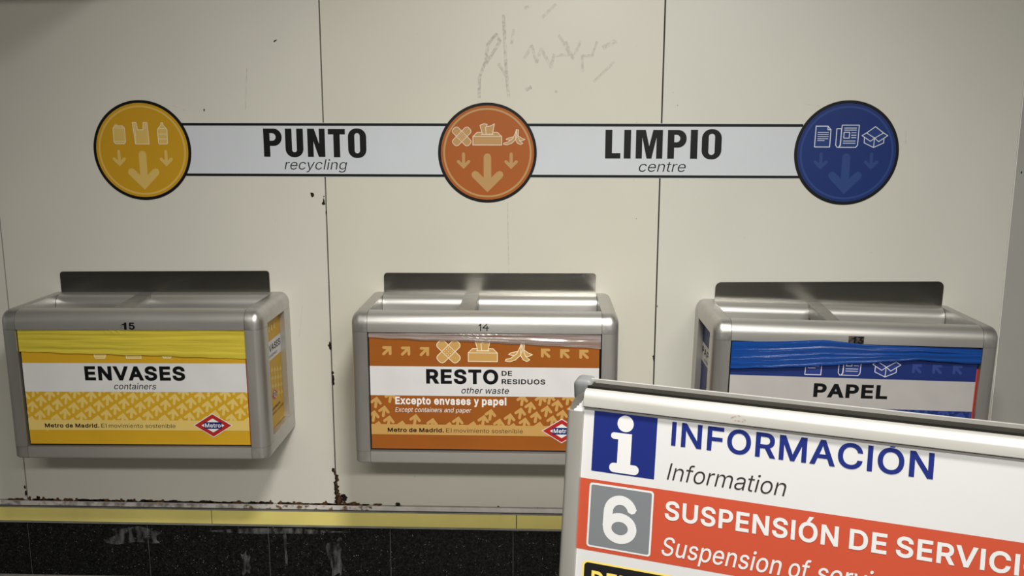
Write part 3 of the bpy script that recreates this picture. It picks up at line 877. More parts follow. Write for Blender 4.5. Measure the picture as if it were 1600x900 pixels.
# the rust creeping up the joint over the skirting
for z, w, dx in ((0.372, 0.014, -0.006), (0.364, 0.008, -0.002), (0.352, 0.014, 0.004), (0.342, 0.016, 0.004), (0.330, 0.018, 0.000), (0.318, 0.022, 0.002), (0.306, 0.020, 0.002),
                 (0.294, 0.026, 0.004), (0.284, 0.030, 0.008), (0.276, 0.036, 0.008), (0.268, 0.046, 0.008)):
    ragged(a, (-0.4834 + dx, z), w * 0.92, 0.020, rust_dark, 1)
    ragged(a, (-0.4815 + dx, z - 0.002), w * 0.45, 0.013, rust_brown, 2)
for p in ((-0.462, 0.288), (-0.455, 0.282), (-0.458, 0.275)):
    ragged(a, p, 0.020, 0.016, rust_dark, 1)
xx = -1.53
while xx < -0.385:
    s = RND.random()
    big = 1.0 if xx > -1.52 else 0.5
    dense = RND.random() < (0.9 if xx > -1.46 else 0.5)
    if dense:
        ragged(a, (xx, 0.2585 + 0.001 * s), 0.022 + 0.026 * RND.random(), 0.006 + 0.011 * s * s * big, rust_dark if RND.random() < .6 else rust_brown, 1)
    if RND.random() < .22:
        ragged(a, (xx, 0.2625), 0.012, 0.012 + .006 * s, rust_brown, 2)
    xx += 0.012 + 0.006 * RND.random()
for p, w, h in (((-0.352, 0.2605), 0.036, 0.010), ((-0.288, 0.2625), 0.020, 0.016), ((-0.288, 0.2585), 0.030, 0.006), ((-1.4805, 0.300), 0.008, 0.02), ((-1.479, 0.280), 0.010, 0.024), ((-1.44, 0.266), 0.018, 0.014), ((-0.43, 0.2625), 0.05, 0.014)):
    ragged(a, p, w, h, rust_brown if w > .03 else rust_dark, 2)
structure(a.bake('rust_patch', lambda u, v, d: (u, -0.0003 - d, v), wall))
a = Art()
rustfilm = smear('rust_film', (0.16, 0.075, 0.02), 0.8, 70, 0.48, 0.62)
dirtfilm = smear('grey_dirt_film', (0.22, 0.19, 0.16), 0.6, 45, 0.46, 0.66)
a.rect(-0.78, -0.37, 0.2420, 0.2560, rustfilm, 1)
a.rect(-1.56, -0.80, 0.2420, 0.2560, dirtfilm, 1)
structure(a.bake('rust_wash', lambda u, v, d: (u, -0.0048 - d, v), wall))
a = Art()
pen = smear('rubbed_pencil', (0.30, 0.30, 0.28), 0.30, 110, 0.34, 0.66)
pen2 = smear('faint_pencil', (0.32, 0.32, 0.30), 0.22, 90, 0.34, 0.68)
for pts, w, m in (
        ([(-0.925, 1.492), (-0.885, 1.478)], 0.0016, pen2), ([(0.905, 1.500), (0.950, 1.492)], 0.0016, pen2), ([(1.198, 1.425), (1.200, 1.385)], 0.0022, pen2), ([(-0.70, 1.60), (-0.71, 1.48)], 0.003, pen2), ([(-0.58, 0.80), (-0.565, 0.90)], 0.0014, pen2),
        ([(-0.027, 1.515), (-0.025, 1.575), (-0.007, 1.618), (-0.001, 1.666), (0.023, 1.693), (0.034, 1.674), (-0.007, 1.610)], 0.0091, pen),
        ([(0.044, 1.748), (0.051, 1.607), (0.059, 1.516)], 0.0091, pen),
        ([(0.029, 1.613), (0.051, 1.578)], 0.0080, pen),
        ([(0.073, 1.708), (0.067, 1.666)], 0.0080, pen2),
        ([(0.103, 1.626), (0.125, 1.661), (0.139, 1.615), (0.152, 1.653), (0.180, 1.602), (0.188, 1.635), (0.235, 1.637), (0.201, 1.692)], 0.0091, pen2),
        ([(0.221, 1.674), (0.243, 1.626), (0.264, 1.674)], 0.0080, pen2),
        ([(0.271, 1.589), (0.268, 1.634), (0.306, 1.633)], 0.0080, pen2),
        ([(0.295, 1.631), (0.311, 1.674)], 0.0068, pen2),
        ([(0.327, 1.655), (0.365, 1.676)], 0.0125, pen2),
        ([(0.302, 1.560), (0.361, 1.618)], 0.0080, pen2),
        ([(0.108, 1.538), (0.125, 1.547)], 0.0103, pen),
        ([(0.154, 1.739), (0.192, 1.776)], 0.0080, pen2),
        ([(0.103, 1.764), (0.116, 1.770)], 0.0080, pen2),
        ([(0.192, 1.535), (0.200, 1.532)], 0.0080, pen2),
        ([(0.056, 1.213), (0.060, 1.004)], 0.003, pen2)):
    a.stroke(pts, w, m, 1, caps=False)
structure(a.bake('pencil_smudge', lambda u, v, d: (u, -0.0003 - d, v), wall))

# ---------------------------------------------------------------- the sign over the bins
VINYL = mat('cool_white_vinyl', (0.57, 0.60, 0.645), 0.42, vary=0.015, scale=9)
SIGN_BLACK = mat('sign_black', (0.004, 0.0045, 0.005), 0.5, spec=0.22)
sign = empty('sign_banner', (0, -0.0002, 1.2868))
tag(sign, 'long white wall banner reading PUNTO LIMPIO recycling centre between the round signs', 'sign')
bm = bmesh.new()
add_box(bm, -0.905, 0.905, -0.0008, 0.0, 0.0, 0.1575)
finish('banner_sheet', bm, VINYL, sign)
place = lambda u, v, d: (u, -0.0009 - d, v - 1.2868)
a = Art()
a.rect(-0.905, 0.905, 1.4350, 1.4428, SIGN_BLACK, 1)
a.rect(-0.905, 0.905, 1.2880, 1.2955, SIGN_BLACK, 1)
a.bake('border_line', place, sign)


def big_letters(a, table):
    for pts in table:
        a.poly(pts, SIGN_BLACK, 1)


def D_pts(x0, x1, z0, z1, r, n=8):
    """flat left side, round right corners"""
    return [(x0, z0)] + [(x1 - r + r * math.sin(math.pi / 2 * i / n), z0 + r - r * math.cos(math.pi / 2 * i / n)) for i in range(n + 1)] + \
           [(x1 - r + r * math.cos(math.pi / 2 * i / n), z1 - r + r * math.sin(math.pi / 2 * i / n)) for i in range(n + 1)] + [(x0, z1)]


def letter_P(x0, x1, z0, z1, s):
    zb = z1 - (z1 - z0) * 0.615
    return [[(x0, z0), (x0 + s, z0), (x0 + s, zb)] + D_pts(x0 + s, x1, zb, z1, 0.024)[1:-1] + [(x0, z1)],
            D_pts(x0 + s * .98, x1 - s * .95, zb + s * .80, z1 - s * .72, 0.0105)]


def letter_O(x0, x1, z0, z1, s, sv):
    return [rrect_pts(x0, x1, z0, z1, (x1 - x0) * .46, 8), rrect_pts(x0 + s, x1 - s, z0 + sv, z1 - sv, (x1 - x0 - 2 * s) * .49, 6)]


def letter_U(x0, x1, z0, z1, s):
    R, r, n = (x1 - x0) * .46, (x1 - x0 - 2 * s) * .49, 8
    out = [(x0, z1)] + [(x0 + R - R * math.cos(math.pi / 2 * i / n), z0 + R - R * math.sin(math.pi / 2 * i / n)) for i in range(n + 1)]
    out += [(x1 - R + R * math.sin(math.pi / 2 * i / n), z0 + R - R * math.cos(math.pi / 2 * i / n)) for i in range(n + 1)] + [(x1, z1), (x1 - s, z1)]
    zi = z0 + .0145
    out += [(x1 - s - r + r * math.cos(math.pi / 2 * i / n), zi + r - r * math.sin(math.pi / 2 * i / n)) for i in range(n + 1)]
    out += [(x0 + s + r - r * math.sin(math.pi / 2 * i / n), zi + r - r * math.cos(math.pi / 2 * i / n)) for i in range(n + 1)] + [(x0 + s, z1)]
    return out


zt, zb = 1.4270, 1.3452
a = Art()
big_letters(a, [
    letter_P(-0.6612, -0.6070, zb, zt, 0.0188),
    letter_U(-0.5968, -0.5438, zb - .0012, zt, 0.0195),
    [(-0.5311, zb), (-0.5311, zt), (-0.5112, zt), (-0.4968, 1.3825), (-0.4968, zt), (-0.4795, zt), (-0.4795, zb), (-0.4990, zb), (-0.5138, 1.3905), (-0.5138, zb)],
    [(-0.4702, zt - .0008), (-0.4702, 1.4106), (-0.4545, 1.4106), (-0.4545, zb - .001), (-0.4355, zb - .001), (-0.4355, 1.4106), (-0.4198, 1.4106), (-0.4198, zt - .0008)],
    letter_O(-0.4115, -0.3578, zb - .0030, zt + .0010, 0.0190, 0.0138)])
zt, zb = 1.4256, 1.3433
big_letters(a, [
    [(0.3396, zb), (0.3396, zt), (0.3594, zt), (0.3594, 1.3590), (0.3838, 1.3590), (0.3838, zb)],
    [(0.3938, zb), (0.3938, zt), (0.4137, zt), (0.4137, zb)],
    [(0.4280, zb), (0.4280, zt), (0.4557, zt), (0.4666, 1.3790), (0.4774, zt), (0.5053, zt), (0.5053, zb), (0.4873, zb), (0.4873, 1.4040), (0.4740, zb), (0.4598, zb), (0.4462, 1.4040), (0.4462, zb)],
    letter_P(0.5195, 0.5737, zb, zt, 0.0193),
    [(0.5853, zb), (0.5853, zt + .0006), (0.6056, zt + .0006), (0.6056, zb)],
    letter_O(0.6178, 0.6747, zb - .0018, zt + .0024, 0.0195, 0.0130)])
a.text('recycling', -0.6020, -0.4158, 1.3085, 0.0290, SIGN_BLACK, 1, bold=-4, shear=0.20)
a.text('centre', 0.4384, 0.5740, 1.3058, 0.0300, SIGN_BLACK, 1, bold=-4, shear=0.20)
a.bake('lettering', place, sign)


def round_sign(cx, cz, r, ground, pale, edge, label, icons):
    t = empty('round_sign', (cx, -0.0012, cz))
    tag(t, label, 'sign', None)
    n = 96

    def disc_bm(rad, y0, y1):
        bm = bmesh.new()
        c = [(rad * math.cos(2 * math.pi * i / n), rad * math.sin(2 * math.pi * i / n)) for i in range(n)]
        f = [bm.verts.new((x, y0, z)) for x, z in c]
        b = [bm.verts.new((x, y1, z)) for x, z in c]
        bm.faces.new(f)
        bm.faces.new(b[::-1])
        for i in range(n):
            bm.faces.new((f[i - 1], b[i - 1], b[i], f[i]))
        bmesh.ops.recalc_face_normals(bm, faces=bm.faces)
        return bm
    finish('black_rim', disc_bm(r, -0.0012, 0.0), SIGN_BLACK, t)
    k = r / 0.1459
    finish('colour_disc', disc_bm(0.1375 * k, -0.0016, -0.00121), ground, t)
    pl = lambda u, v, d: (u, -0.0017 - d, v)
    a = Art()
    a.ring((0, 0), 0.1250 * k, 0.1305 * k, edge, 1)
    a.bake('inner_ring', pl, t)
    for x, top, tip, w, barb in ((0, -0.0005, -0.1155, 0.0226, 0.0362), (-0.0705, 0.0020, -0.0470, 0.0092, 0.0155), (0.0702, 0.0020, -0.0470, 0.0092, 0.0155)):
        a = Art()
        arrow(a, (x * k, tip * k), -math.pi / 2, (top - tip) * k, w * k, barb * k, pale, 1)
        a.bake('arrow', pl, t)
    for fn in icons:
        a = Art()
        fn(a)
        a.bake('pictogram', pl, t)
    return t


W_LINE = 0.0026
y_g, y_p, y_e, y_l = mat('sign_yellow', (0.52, 0.285, 0.016), 0.42), mat('sign_pale_yellow', (0.62, 0.43, 0.12), 0.42), mat('sign_edge_yellow', (0.63, 0.41, 0.09), 0.42), mat('pictogram_cream', (0.74, 0.66, 0.45), 0.42)
o_g, o_p, o_l = mat('sign_orange', (0.36, 0.100, 0.020), 0.42), mat('sign_tan', (0.46, 0.27, 0.11), 0.42), mat('pictogram_peach', (0.72, 0.58, 0.46), 0.42)
b_g, b_p, b_l = mat('sign_blue', (0.012, 0.031, 0.155), 0.42), mat('sign_pale_blue', (0.026, 0.058, 0.20), 0.42), mat('pictogram_white', (0.62, 0.64, 0.72), 0.42)
b_f = mat('sign_fill_blue', (0.018, 0.045, 0.18), 0.42)
round_sign(-1.0235, 1.3625, 0.1459, y_g, y_p, y_e, 'round yellow wall sign with can, bag and bottle pictograms, left end of banner', [
    lambda a: icon_can(a, (-0.0825, 0.0190, 0.0345, 0.0530), y_p, y_l, W_LINE * .8, 1),
    lambda a: icon_bag(a, (-0.0240, 0.0186, 0.0465, 0.0625), y_p, y_l, W_LINE * .8, 1),
    lambda a: icon_bottle(a, (0.0490, 0.0188, 0.0300, 0.0615), y_p, y_l, W_LINE * .8, 1)])
round_sign(-0.0030, 1.3580, 0.1443, o_g, o_p, o_p, 'round orange wall sign with plaster, tissue box and banana peel pictograms', [
    lambda a: icon_plaster(a, (-0.0985, 0.0245, 0.0480, 0.0460), o_p, o_l, 0.0020, 1, o_g),
    lambda a: icon_tissue(a, (-0.0420, 0.0230, 0.0838, 0.0610), o_p, o_l, 0.0022, 1),
    lambda a: icon_banana(a, (0.0470, 0.0245, 0.0625, 0.0440), o_p, o_l, 0.0019, 1)])
round_sign(1.0325, 1.3612, 0.1490, b_g, b_p, b_p, 'round blue wall sign with page, newspaper and carton pictograms, right end of banner', [
    lambda a: icon_page(a, (-0.0925, 0.0170, 0.0440, 0.0590), b_f, b_l, 0.0024, 1),
    lambda a: icon_newspaper(a, (-0.0345, 0.0160, 0.0655, 0.0630), b_f, b_l, 0.0024, 1),
    lambda a: icon_carton(a, (0.0405, 0.0160, 0.0730, 0.0590), b_f, b_l, 0.0022, 1)])

# ---------------------------------------------------------------- the wall bins
RED = mat('red_backing', (0.50, 0.045, 0.03), 0.45)
E_RED, E_BLUE, E_WHITE = mat('emblem_red', (0.38, 0.022, 0.02), 0.4), mat('emblem_blue', (0.012, 0.02, 0.13), 0.4), mat('emblem_white', (0.72, 0.72, 0.73), 0.4)
LABEL_WHITE = mat('label_white', (0.62, 0.615, 0.62), 0.42, vary=0.03, scale=14, rough_vary=0.06)
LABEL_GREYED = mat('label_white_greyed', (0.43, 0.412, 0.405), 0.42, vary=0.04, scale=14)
WHITE_INK = mat('white_ink', (0.76, 0.73, 0.70), 0.42)
GREY_INK = mat('thin_black_ink', (0.035, 0.033, 0.03), 0.45)


def emblem(a, c, s, ly, text=True):
    def dia(hw, hh, m, l):
        a.poly([(c[0] - hw * s, c[1]), (c[0], c[1] - hh * s), (c[0] + hw * s, c[1]), (c[0], c[1] + hh * s)], m, l)
    dia(0.0550, 0.0350, E_WHITE, ly)
    dia(0.0520, 0.0328, E_RED, ly + 1)
    dia(0.0322, 0.0203, E_WHITE, ly + 2)
    a.rect(c[0] - 0.0248 * s, c[0] + 0.0248 * s, c[1] - 0.0100 * s, c[1] + 0.0096 * s, E_BLUE, ly + 3)
    if text:
        a.text('Metro', c[0] - 0.0222 * s, c[0] + 0.0222 * s, c[1] - 0.0056 * s, 0.0118 * s, E_WHITE, ly + 4, bold=16)


def arrow_field(a, pale, tips, s=1.0):
    for t in tips:
        arrow(a, t, math.radians(81), 0.0345 * s, 0.0080 * s, 0.0122 * s, pale, 1)


def lattice():
    out = []
    for i in range(-16, 17):
        for j in range(-14, 15):
            u, v = -0.2961 + i * 0.0457 + j * 0.0264, 0.1723 - i * 0.0102 + j * 0.0168
            if -0.335 < u < 0.335 and 0.118 < v < 0.232:
                out.append((u, v))
    return out


def make_bin(X, Z, roll, W, D, label, number, scheme):
    H, T, BM, S = 0.43178, 0.0532, 0.0400, 0.0466
    root = empty('recycling_bin', (X, -0.0015, Z), (0, roll, 0))
    tag(root, label, 'recycling bin', 'wall bins under the banner')
    rx, ry, rt, rb = 0.024, 0.032, 0.033, 0.012
    lo, hi = (-W / 2, -D, 0.0), (W / 2, 0.0, H)
    fn = rounder(lo, hi, (rx, ry, rb), (rx, 0, rt))
    GX, GY, GZ = steps(-W / 2, W / 2, rx, rx, 6), steps(-D, 0, ry, 0, 6), steps(0, H, rb, rt, 6)

    def piece(name, x0, x1, y0, y1, z0, z1, m):
        def cut(g, a, b):
            return [a] + [v for v in g if a + 2e-4 < v < b - 2e-4] + [b]
        bm = grid_box(bmesh.new(), cut(GX, x0, x1), cut(GY, y0, y1), cut(GZ, z0, z1), fn)
        return finish(name, bm, m, root, smooth=32)
    g = 0.0005
    FD, CD, RD = 0.042, 0.058, 0.058
    ST, SB = 0.046, 0.058
    xi, xo = W / 2 - S, W / 2
    top = piece('top_rail', -xi + g, xi - g, -D, -D + FD, H - T, H, ALU)
    piece('bottom_rail', -xi + g, xi - g, -D, -D + FD, 0, BM, ALU)
    for s in (-1, 1):
        a, b = (xi + g, xo) if s > 0 else (-xo, -xi - g)
        piece('corner_joint', a, b, -D, -D + CD, H - T, H, JOINT)
        piece('corner_joint', a, b, -D, -D + CD, 0, BM, JOINT)
        piece('post', a, b, -D, -D + CD, BM + g, H - T - g, ALU_POST)
        piece('side_rail', a, b, -D + CD + g, 0, H - ST, H, JOINT)
        piece('side_rail', a, b, -D + CD + g, 0, 0, SB, JOINT)
        piece('rear_post', a, b, -RD, 0, SB + g, H - ST - g, ALU_POST)
    # rounded rear lip
    bm = rounded_piece(bmesh.new(), (-xi + g, -0.062, H - 0.090), (xi - g, 0, H), (0, 0.028, 0), (0, 0, 0.028), 8)
    finish('rear_rail', bm, ALU, root, smooth=32)
    # hopper of the inner bucket
    bm = bmesh.new()
    ya, yb = -D + 0.0435, -0.0630
    rings = [(xi - 0.0005, H - 0.054), (xi - 0.080, H - 0.134), (xi - 0.085, 0.05)]
    vr = [[bm.verts.new(p) for p in ((-x, ya, z), (x, ya, z), (x, yb, z), (-x, yb, z))] for x, z in rings]
    for r0, r1 in zip(vr, vr[1:]):
        for i in range(4):
            bm.faces.new((r0[i], r0[(i + 1) % 4], r1[(i + 1) % 4], r1[i]))
    bm.faces.new(vr[-1])
    finish('inner_bucket', bm, GALV, root)
    bm = bmesh.new()
    add_box(bm, -xi, xi, -D + 0.044, -0.002, 0.006, 0.010)
    finish('base_plate', bm, GALV, root)
    # divider between the two mouths
    (r0, r1), (f0, f1) = scheme['divider']
    bm = bmesh.new()
    zt, zb_ = H + 0.0006, H - 0.036
    vs = [bm.verts.new(p) for p in ((r0, -0.004, zb_), (r1, -0.004, zb_), (f1, -D + 0.0425, zb_), (f0, -D + 0.0425, zb_),
                                    (r0, -0.004, zt), (r1, -0.004, zt), (f1, -D + 0.0425, zt), (f0, -D + 0.0425, zt))]
    for f in ((0, 1, 2, 3), (7, 6, 5, 4), (4, 5, 1, 0), (5, 6, 2, 1), (6, 7, 3, 2), (7, 4, 0, 3)):
        bm.faces.new([vs[i] for i in f])
    bmesh.ops.bevel(bm, geom=[e for e in bm.edges], offset=0.0015, segments=2, affect='EDGES')
    bmesh.ops.recalc_face_normals(bm, faces=bm.faces)
    finish('divider_bar', bm, mat('dull_divider_metal', (0.36, 0.355, 0.335), 0.48, 0.75, vary=0.16, scale=30), root)
    # steel splash plate on the wall behind the rim
    (x0, z0), (x1, z1), cr = scheme['plate']
    pts = rrect_pts(0, 1, 0, 1, 0.0001)
    bm = bmesh.new()
    n = 6
    outl = [(x0, 0.3960), (x1, 0.3960)]
    outl += [(x1 - cr + cr * math.cos(math.pi / 2 * i / n), z1 - cr + cr * math.sin(math.pi / 2 * i / n)) for i in range(n + 1)]
    outl += [(x0 + cr - cr * math.sin(math.pi / 2 * i / n), z0 - cr + cr * math.cos(math.pi / 2 * i / n)) for i in range(n + 1)]
    fr, bk = [bm.verts.new((x, -0.0050, z)) for x, z in outl], [bm.verts.new((x, -0.0018, z)) for x, z in outl]
    bm.faces.new(fr)
    bm.faces.new(bk[::-1])
    for i in range(len(outl)):
        bm.faces.new((fr[i - 1], bk[i - 1], bk[i], fr[i]))
    bmesh.ops.recalc_face_normals(bm, faces=bm.faces)
    finish('splash_plate', bm, STEEL, root)
    # door board with the printed label, black to stand in for shaded gaps
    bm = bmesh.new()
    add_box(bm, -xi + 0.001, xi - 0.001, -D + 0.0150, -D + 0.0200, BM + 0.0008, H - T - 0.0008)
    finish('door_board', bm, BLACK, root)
    l0, l1 = scheme['label_u']
    vt, vb = H - T - 0.001, BM + 0.0058
    if scheme.get('red'):
        bm = bmesh.new()
        add_box(bm, l0 + 0.002, l1 + 0.0046, -D + 0.0118, -D + 0.0149, vb, H - T - 0.062)
        finish('red_backing', bm, RED, root).__setitem__('label', 'red edge of an older label showing at the right')
    pl = lambda u, v, d: (u, -D + 0.0098 - d, v)
    ground, pale, line = scheme['ground'], scheme['pale'], scheme['line']
    bm = bmesh.new()
    add_box(bm, l0, l1, -D + 0.0099, -D + 0.0113, vb, vt)
    lab = finish('front_label', bm, ground, root)
    a = Art()
    a.clip = (l0, l1, vb, vt)
    arrow_field(a, pale, scheme['tips'])
    for tip, ang in scheme['top_arrows']:
        arrow(a, tip, math.radians(ang), 0.0350, 0.0078, 0.0125, pale, 1)
    a.bake('arrow_pattern', pl, lab)
    a = Art()
    a.rect(l0, l1, 0.0868, 0.1166, pale, 3)
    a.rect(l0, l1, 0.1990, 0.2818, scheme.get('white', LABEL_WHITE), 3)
    a.bake('colour_band', pl, lab)
    for icon in scheme['icons']:
        a = Art()
        icon(a)
        a.bake('pictogram', pl, lab)
    a = Art()
    scheme['text'](a)
    a.words((('Metro', -0.2680, -0.2152), ('de', -0.2091, -0.1878), ('Madrid.', -0.1806, -0.1122)), 0.0945, 0.0118, INK, 5, bold=24)
    a.words((('El', -0.1066, -0.0914), ('movimiento', -0.0852, 0.0122), ('sostenible', 0.0193, 0.1047)), 0.0947, 0.0114, GREY_INK, 5, bold=-2)
    a.bake('lettering', pl, lab)
    a = Art()
    emblem(a, (0.2115, 0.1027), 1.0, 5)
    a.bake('emblem', pl, lab)
    # side boards
    for s in (-1, 1):
        bm = bmesh.new()
        xa = s * (W / 2 - 0.0160)
        ys0, ys1 = -D + CD + 0.001, -RD - 0.001
        add_box(bm, min(xa, xa - s * 0.004), max(xa, xa - s * 0.004), ys0, ys1, SB + 0.001, H - ST - 0.001)
        sb = finish('side_label', bm, ground, root)
        cy = (ys0 + ys1) / 2
        sp = lambda u, v, d: (xa + s * (0.0001 + d), cy + s * u, v)
        hw = (ys1 - ys0) / 2
        a = Art()
        a.clip = (-hw, hw, SB, H - ST)
        arrow_field(a, pale, [(-0.07 + 0.028 * i, 0.252 - 0.006 * i - 0.024 * j) for i in range(6) for j in range(4)], 0.7)
        a.rect(-hw, hw, 0.262, 0.318, LABEL_WHITE, 3)
        for k in (-1, 0, 1):
            a.rect(k * 0.026 - 0.006, k * 0.026 + 0.006, 0.345, 0.362, pale, 3)
        a.bake('colour_band', sp, sb)
        a = Art()
        a.clip = (-hw, hw, SB, H - ST)
        a.text(scheme['word'], -hw + 0.006, hw - 0.006, 0.286, 0.020, INK, 4, bold=22)
        a.text(scheme['small'], -hw * .5, hw * .5, 0.270, 0.009, INK, 4, shear=0.2)
        a.text('Metro de Madrid.', -hw + 0.012, hw * 0.6, 0.112, 0.008, INK, 4, bold=14)
        a.text('El movimiento sostenible', -hw + 0.012, hw * 0.95, 0.098, 0.008, GREY_INK, 4)
        a.bake('lettering', sp, sb)
        a = Art()
        emblem(a, (-0.004, 0.155), 0.50, 5)
        a.bake('emblem', sp, sb)
    # number on the rim
    a = Art()
    number(a)
    a.bake('number', lambda u, v, d: (u, -D - 0.0002 - d, v), top)
    return root


def film_sheet(name, X, Z, roll, D, top, bot, depth, m, seed, pleats, nu=150, nt=72, bulge=0.0, sharp=0.5, knot=None):
    """plastic bag edge pulled tight over the front: a band of long pleats, with real thickness"""
    R = random.Random(seed)
    terms = [(R.uniform(*pleats), R.uniform(-0.5, 0.7), R.uniform(0, 1), R.uniform(0.5, 1.0), R.uniform(.6, 2.2), R.uniform(0, 6)) for _ in range(5)]

    def lerp(tab, u):
        for (a0, v0), (a1, v1) in zip(tab, tab[1:]):
            if u <= a1:
                t = max(0.0, (u - a0) / (a1 - a0))
                t = t * t * (3 - 2 * t) * .5 + t * .5
                return v0 + (v1 - v0) * t
        return tab[-1][1]
    u0, u1 = top[0][0], top[-1][0]
    bm = bmesh.new()
    front, back = [], []
    for i in range(nu + 1):
        s = i / nu
        u = u0 + (u1 - u0) * s
        vt, vb = lerp(top, u), lerp(bot, u)
        vb += 0.0012 * math.sin(s * 37 + seed) * math.sin(s * 11)
        cf, cb = [], []
        for j in range(nt + 1):
            t = j / nt
            h = 0
            for k, (n, sl, ph, am, fr, p2) in enumerate(terms):
                x = n * (t + sl * (s - .5) * .7 + .012 * math.sin(fr * 6.28 * s + p2)) + ph
                f = x - math.floor(x)
                h += am * (1 - abs(2 * f - 1)) ** sharp * (0.0019 if k < 3 else 0.0010)
            edge = min(1.0, 6 * s, 6 * (1 - s))
            h = h * (0.35 + 0.65 * edge) + bulge * math.sin(math.pi * t) * edge
            if knot:
                kz = math.exp(-((u - knot[0]) / knot[1]) ** 2) * max(0.0, 1 - t / knot[2])
                h += kz * (0.0022 + 0.0020 * math.sin(430 * u + 9 * t) * math.sin(31 * t + 90 * u))
            y = -D + depth - h
            v = vt + (vb - vt) * t
            cf.append(bm.verts.new((u, y, v)))
            cb.append(bm.verts.new((u, y + 0.0009, v)))
        front.append(cf)
        back.append(cb)
    for i in range(nu):
        for j in range(nt):
            bm.faces.new((front[i][j], front[i][j + 1], front[i + 1][j + 1], front[i + 1][j]))
            bm.faces.new((back[i][j], back[i + 1][j], back[i + 1][j + 1], back[i][j + 1]))
        for j in (0, nt):
            bm.faces.new((front[i][j], front[i + 1][j], back[i + 1][j], back[i][j]))
    for i in (0, nu):
        for j in range(nt):
            bm.faces.new((front[i][j], back[i][j], back[i][j + 1], front[i][j + 1]))
    bmesh.ops.recalc_face_normals(bm, faces=bm.faces)
    o = finish(name, bm, m, None, smooth=60)
    o.location = (X, -0.0015, Z)
    o.rotation_euler = (0, roll, 0)
    return o


BINS = [(-0.96872, 0.50627, -0.00831, 0.73228, 0.28302), (0.00510, 0.51182, -0.00072, 0.72526, 0.30334), (0.98815, 0.49105, 0.02053, 0.75540, 0.30163)]
L_Y, L_YP, L_YL = mat('label_yellow', (0.55, 0.320, 0.018), 0.42, vary=0.03, scale=12), mat('label_pale_yellow', (0.66, 0.485, 0.145), 0.42), mat('label_cream', (0.76, 0.68, 0.45), 0.42)
L_O, L_OP, L_OL = mat('label_orange', (0.285, 0.084, 0.0125), 0.42, vary=0.05, scale=12), mat('label_tan', (0.50, 0.29, 0.09), 0.42), mat('label_line_cream', (0.78, 0.66, 0.48), 0.42)
L_B, L_BP, L_BL = mat('label_blue', (0.014, 0.030, 0.150), 0.42, vary=0.04, scale=12), mat('label_pale_blue', (0.035, 0.060, 0.24), 0.42), mat('label_line_white', (0.62, 0.63, 0.72), 0.42)
L_BF = mat('label_fill_blue', (0.026, 0.045, 0.21), 0.42)
TL = [((-0.2525 + 0.0512 * i, 0.3375 - .0006 * i), 45) for i in range(3)]
TR = [((0.1530 + 0.0518 * i, 0.3350 - .0012 * i), 135) for i in range(3)]


def number15(a):
    a.text('1', -0.0195, -0.0062, 0.3795, 0.0200, INK, 1, bold=30)
    a.text('5', 0.0000, 0.0165, 0.3795, 0.0200, INK, 1, bold=26)
    a.poly([(-0.0255, 0.384), (-0.021, 0.380), (-0.015, 0.381), (-0.014, 0.390), (-0.018, 0.395), (-0.024, 0.392)], smear('worn_ink', (0.16, 0.14, 0.11), 0.3, 160, 0.35, 0.65), 0)


def number14(a):
    for p in ([(-0.0135, 0.3985), (-0.0088, 0.4030), (-0.0092, 0.3850)], [(0.0078, 0.4030), (-0.0030, 0.3925), (0.0125, 0.3925)], [(0.0085, 0.3975), (0.0078, 0.3848)]):
        a.stroke(p, 0.0026, INK, 1)


def number13(a):
    a.rect(-0.0225, 0.0185, 0.3790, 0.4000, mat('worn_dark_square', (0.055, 0.048, 0.040), 0.6, vary=0.8, scale=180), 0)
    a.text('13', -0.0120, 0.0165, 0.3800, 0.0185, INK, 1, bold=24)


def text15(a):
    a.text('ENVASES', -0.1402, 0.1428, 0.2322, 0.0408, INK, 5, bold=34)
    a.text('containers', -0.0602, 0.0588, 0.2068, 0.0172, INK, 5, bold=4, shear=0.2)


def text14(a):
    a.text('RESTO', -0.1592, 0.0376, 0.2335, 0.0412, INK, 5, bold=34)
    a.text('DE', 0.0468, 0.0752, 0.2580, 0.0136, INK, 5, bold=22)
    a.text('RESIDUOS', 0.0468, 0.1655, 0.2346, 0.0138, INK, 5, bold=22)
    a.words((('other', -0.0630, -0.0044), ('waste', 0.0029, 0.0668)), 0.2070, 0.0170, INK, 5, bold=4, shear=0.2)
    a.words((('Excepto', -0.2453, -0.1475), ('envases', -0.1385, -0.0379), ('y', -0.0292, -0.0155), ('papel', -0.0073, 0.0597)), 0.1738, 0.0222, WHITE_INK, 5, bold=34)
    a.words((('Except', -0.2458, -0.1968), ('containers', -0.1918, -0.1167), ('and', -0.1110, -0.0843), ('paper', -0.0795, -0.0361)), 0.1524, 0.0132, WHITE_INK, 5, bold=0, shear=0.2)


def text13(a):
    a.text('PAPEL', -0.1000, 0.0972, 0.2268, 0.0384, INK, 5, bold=34)


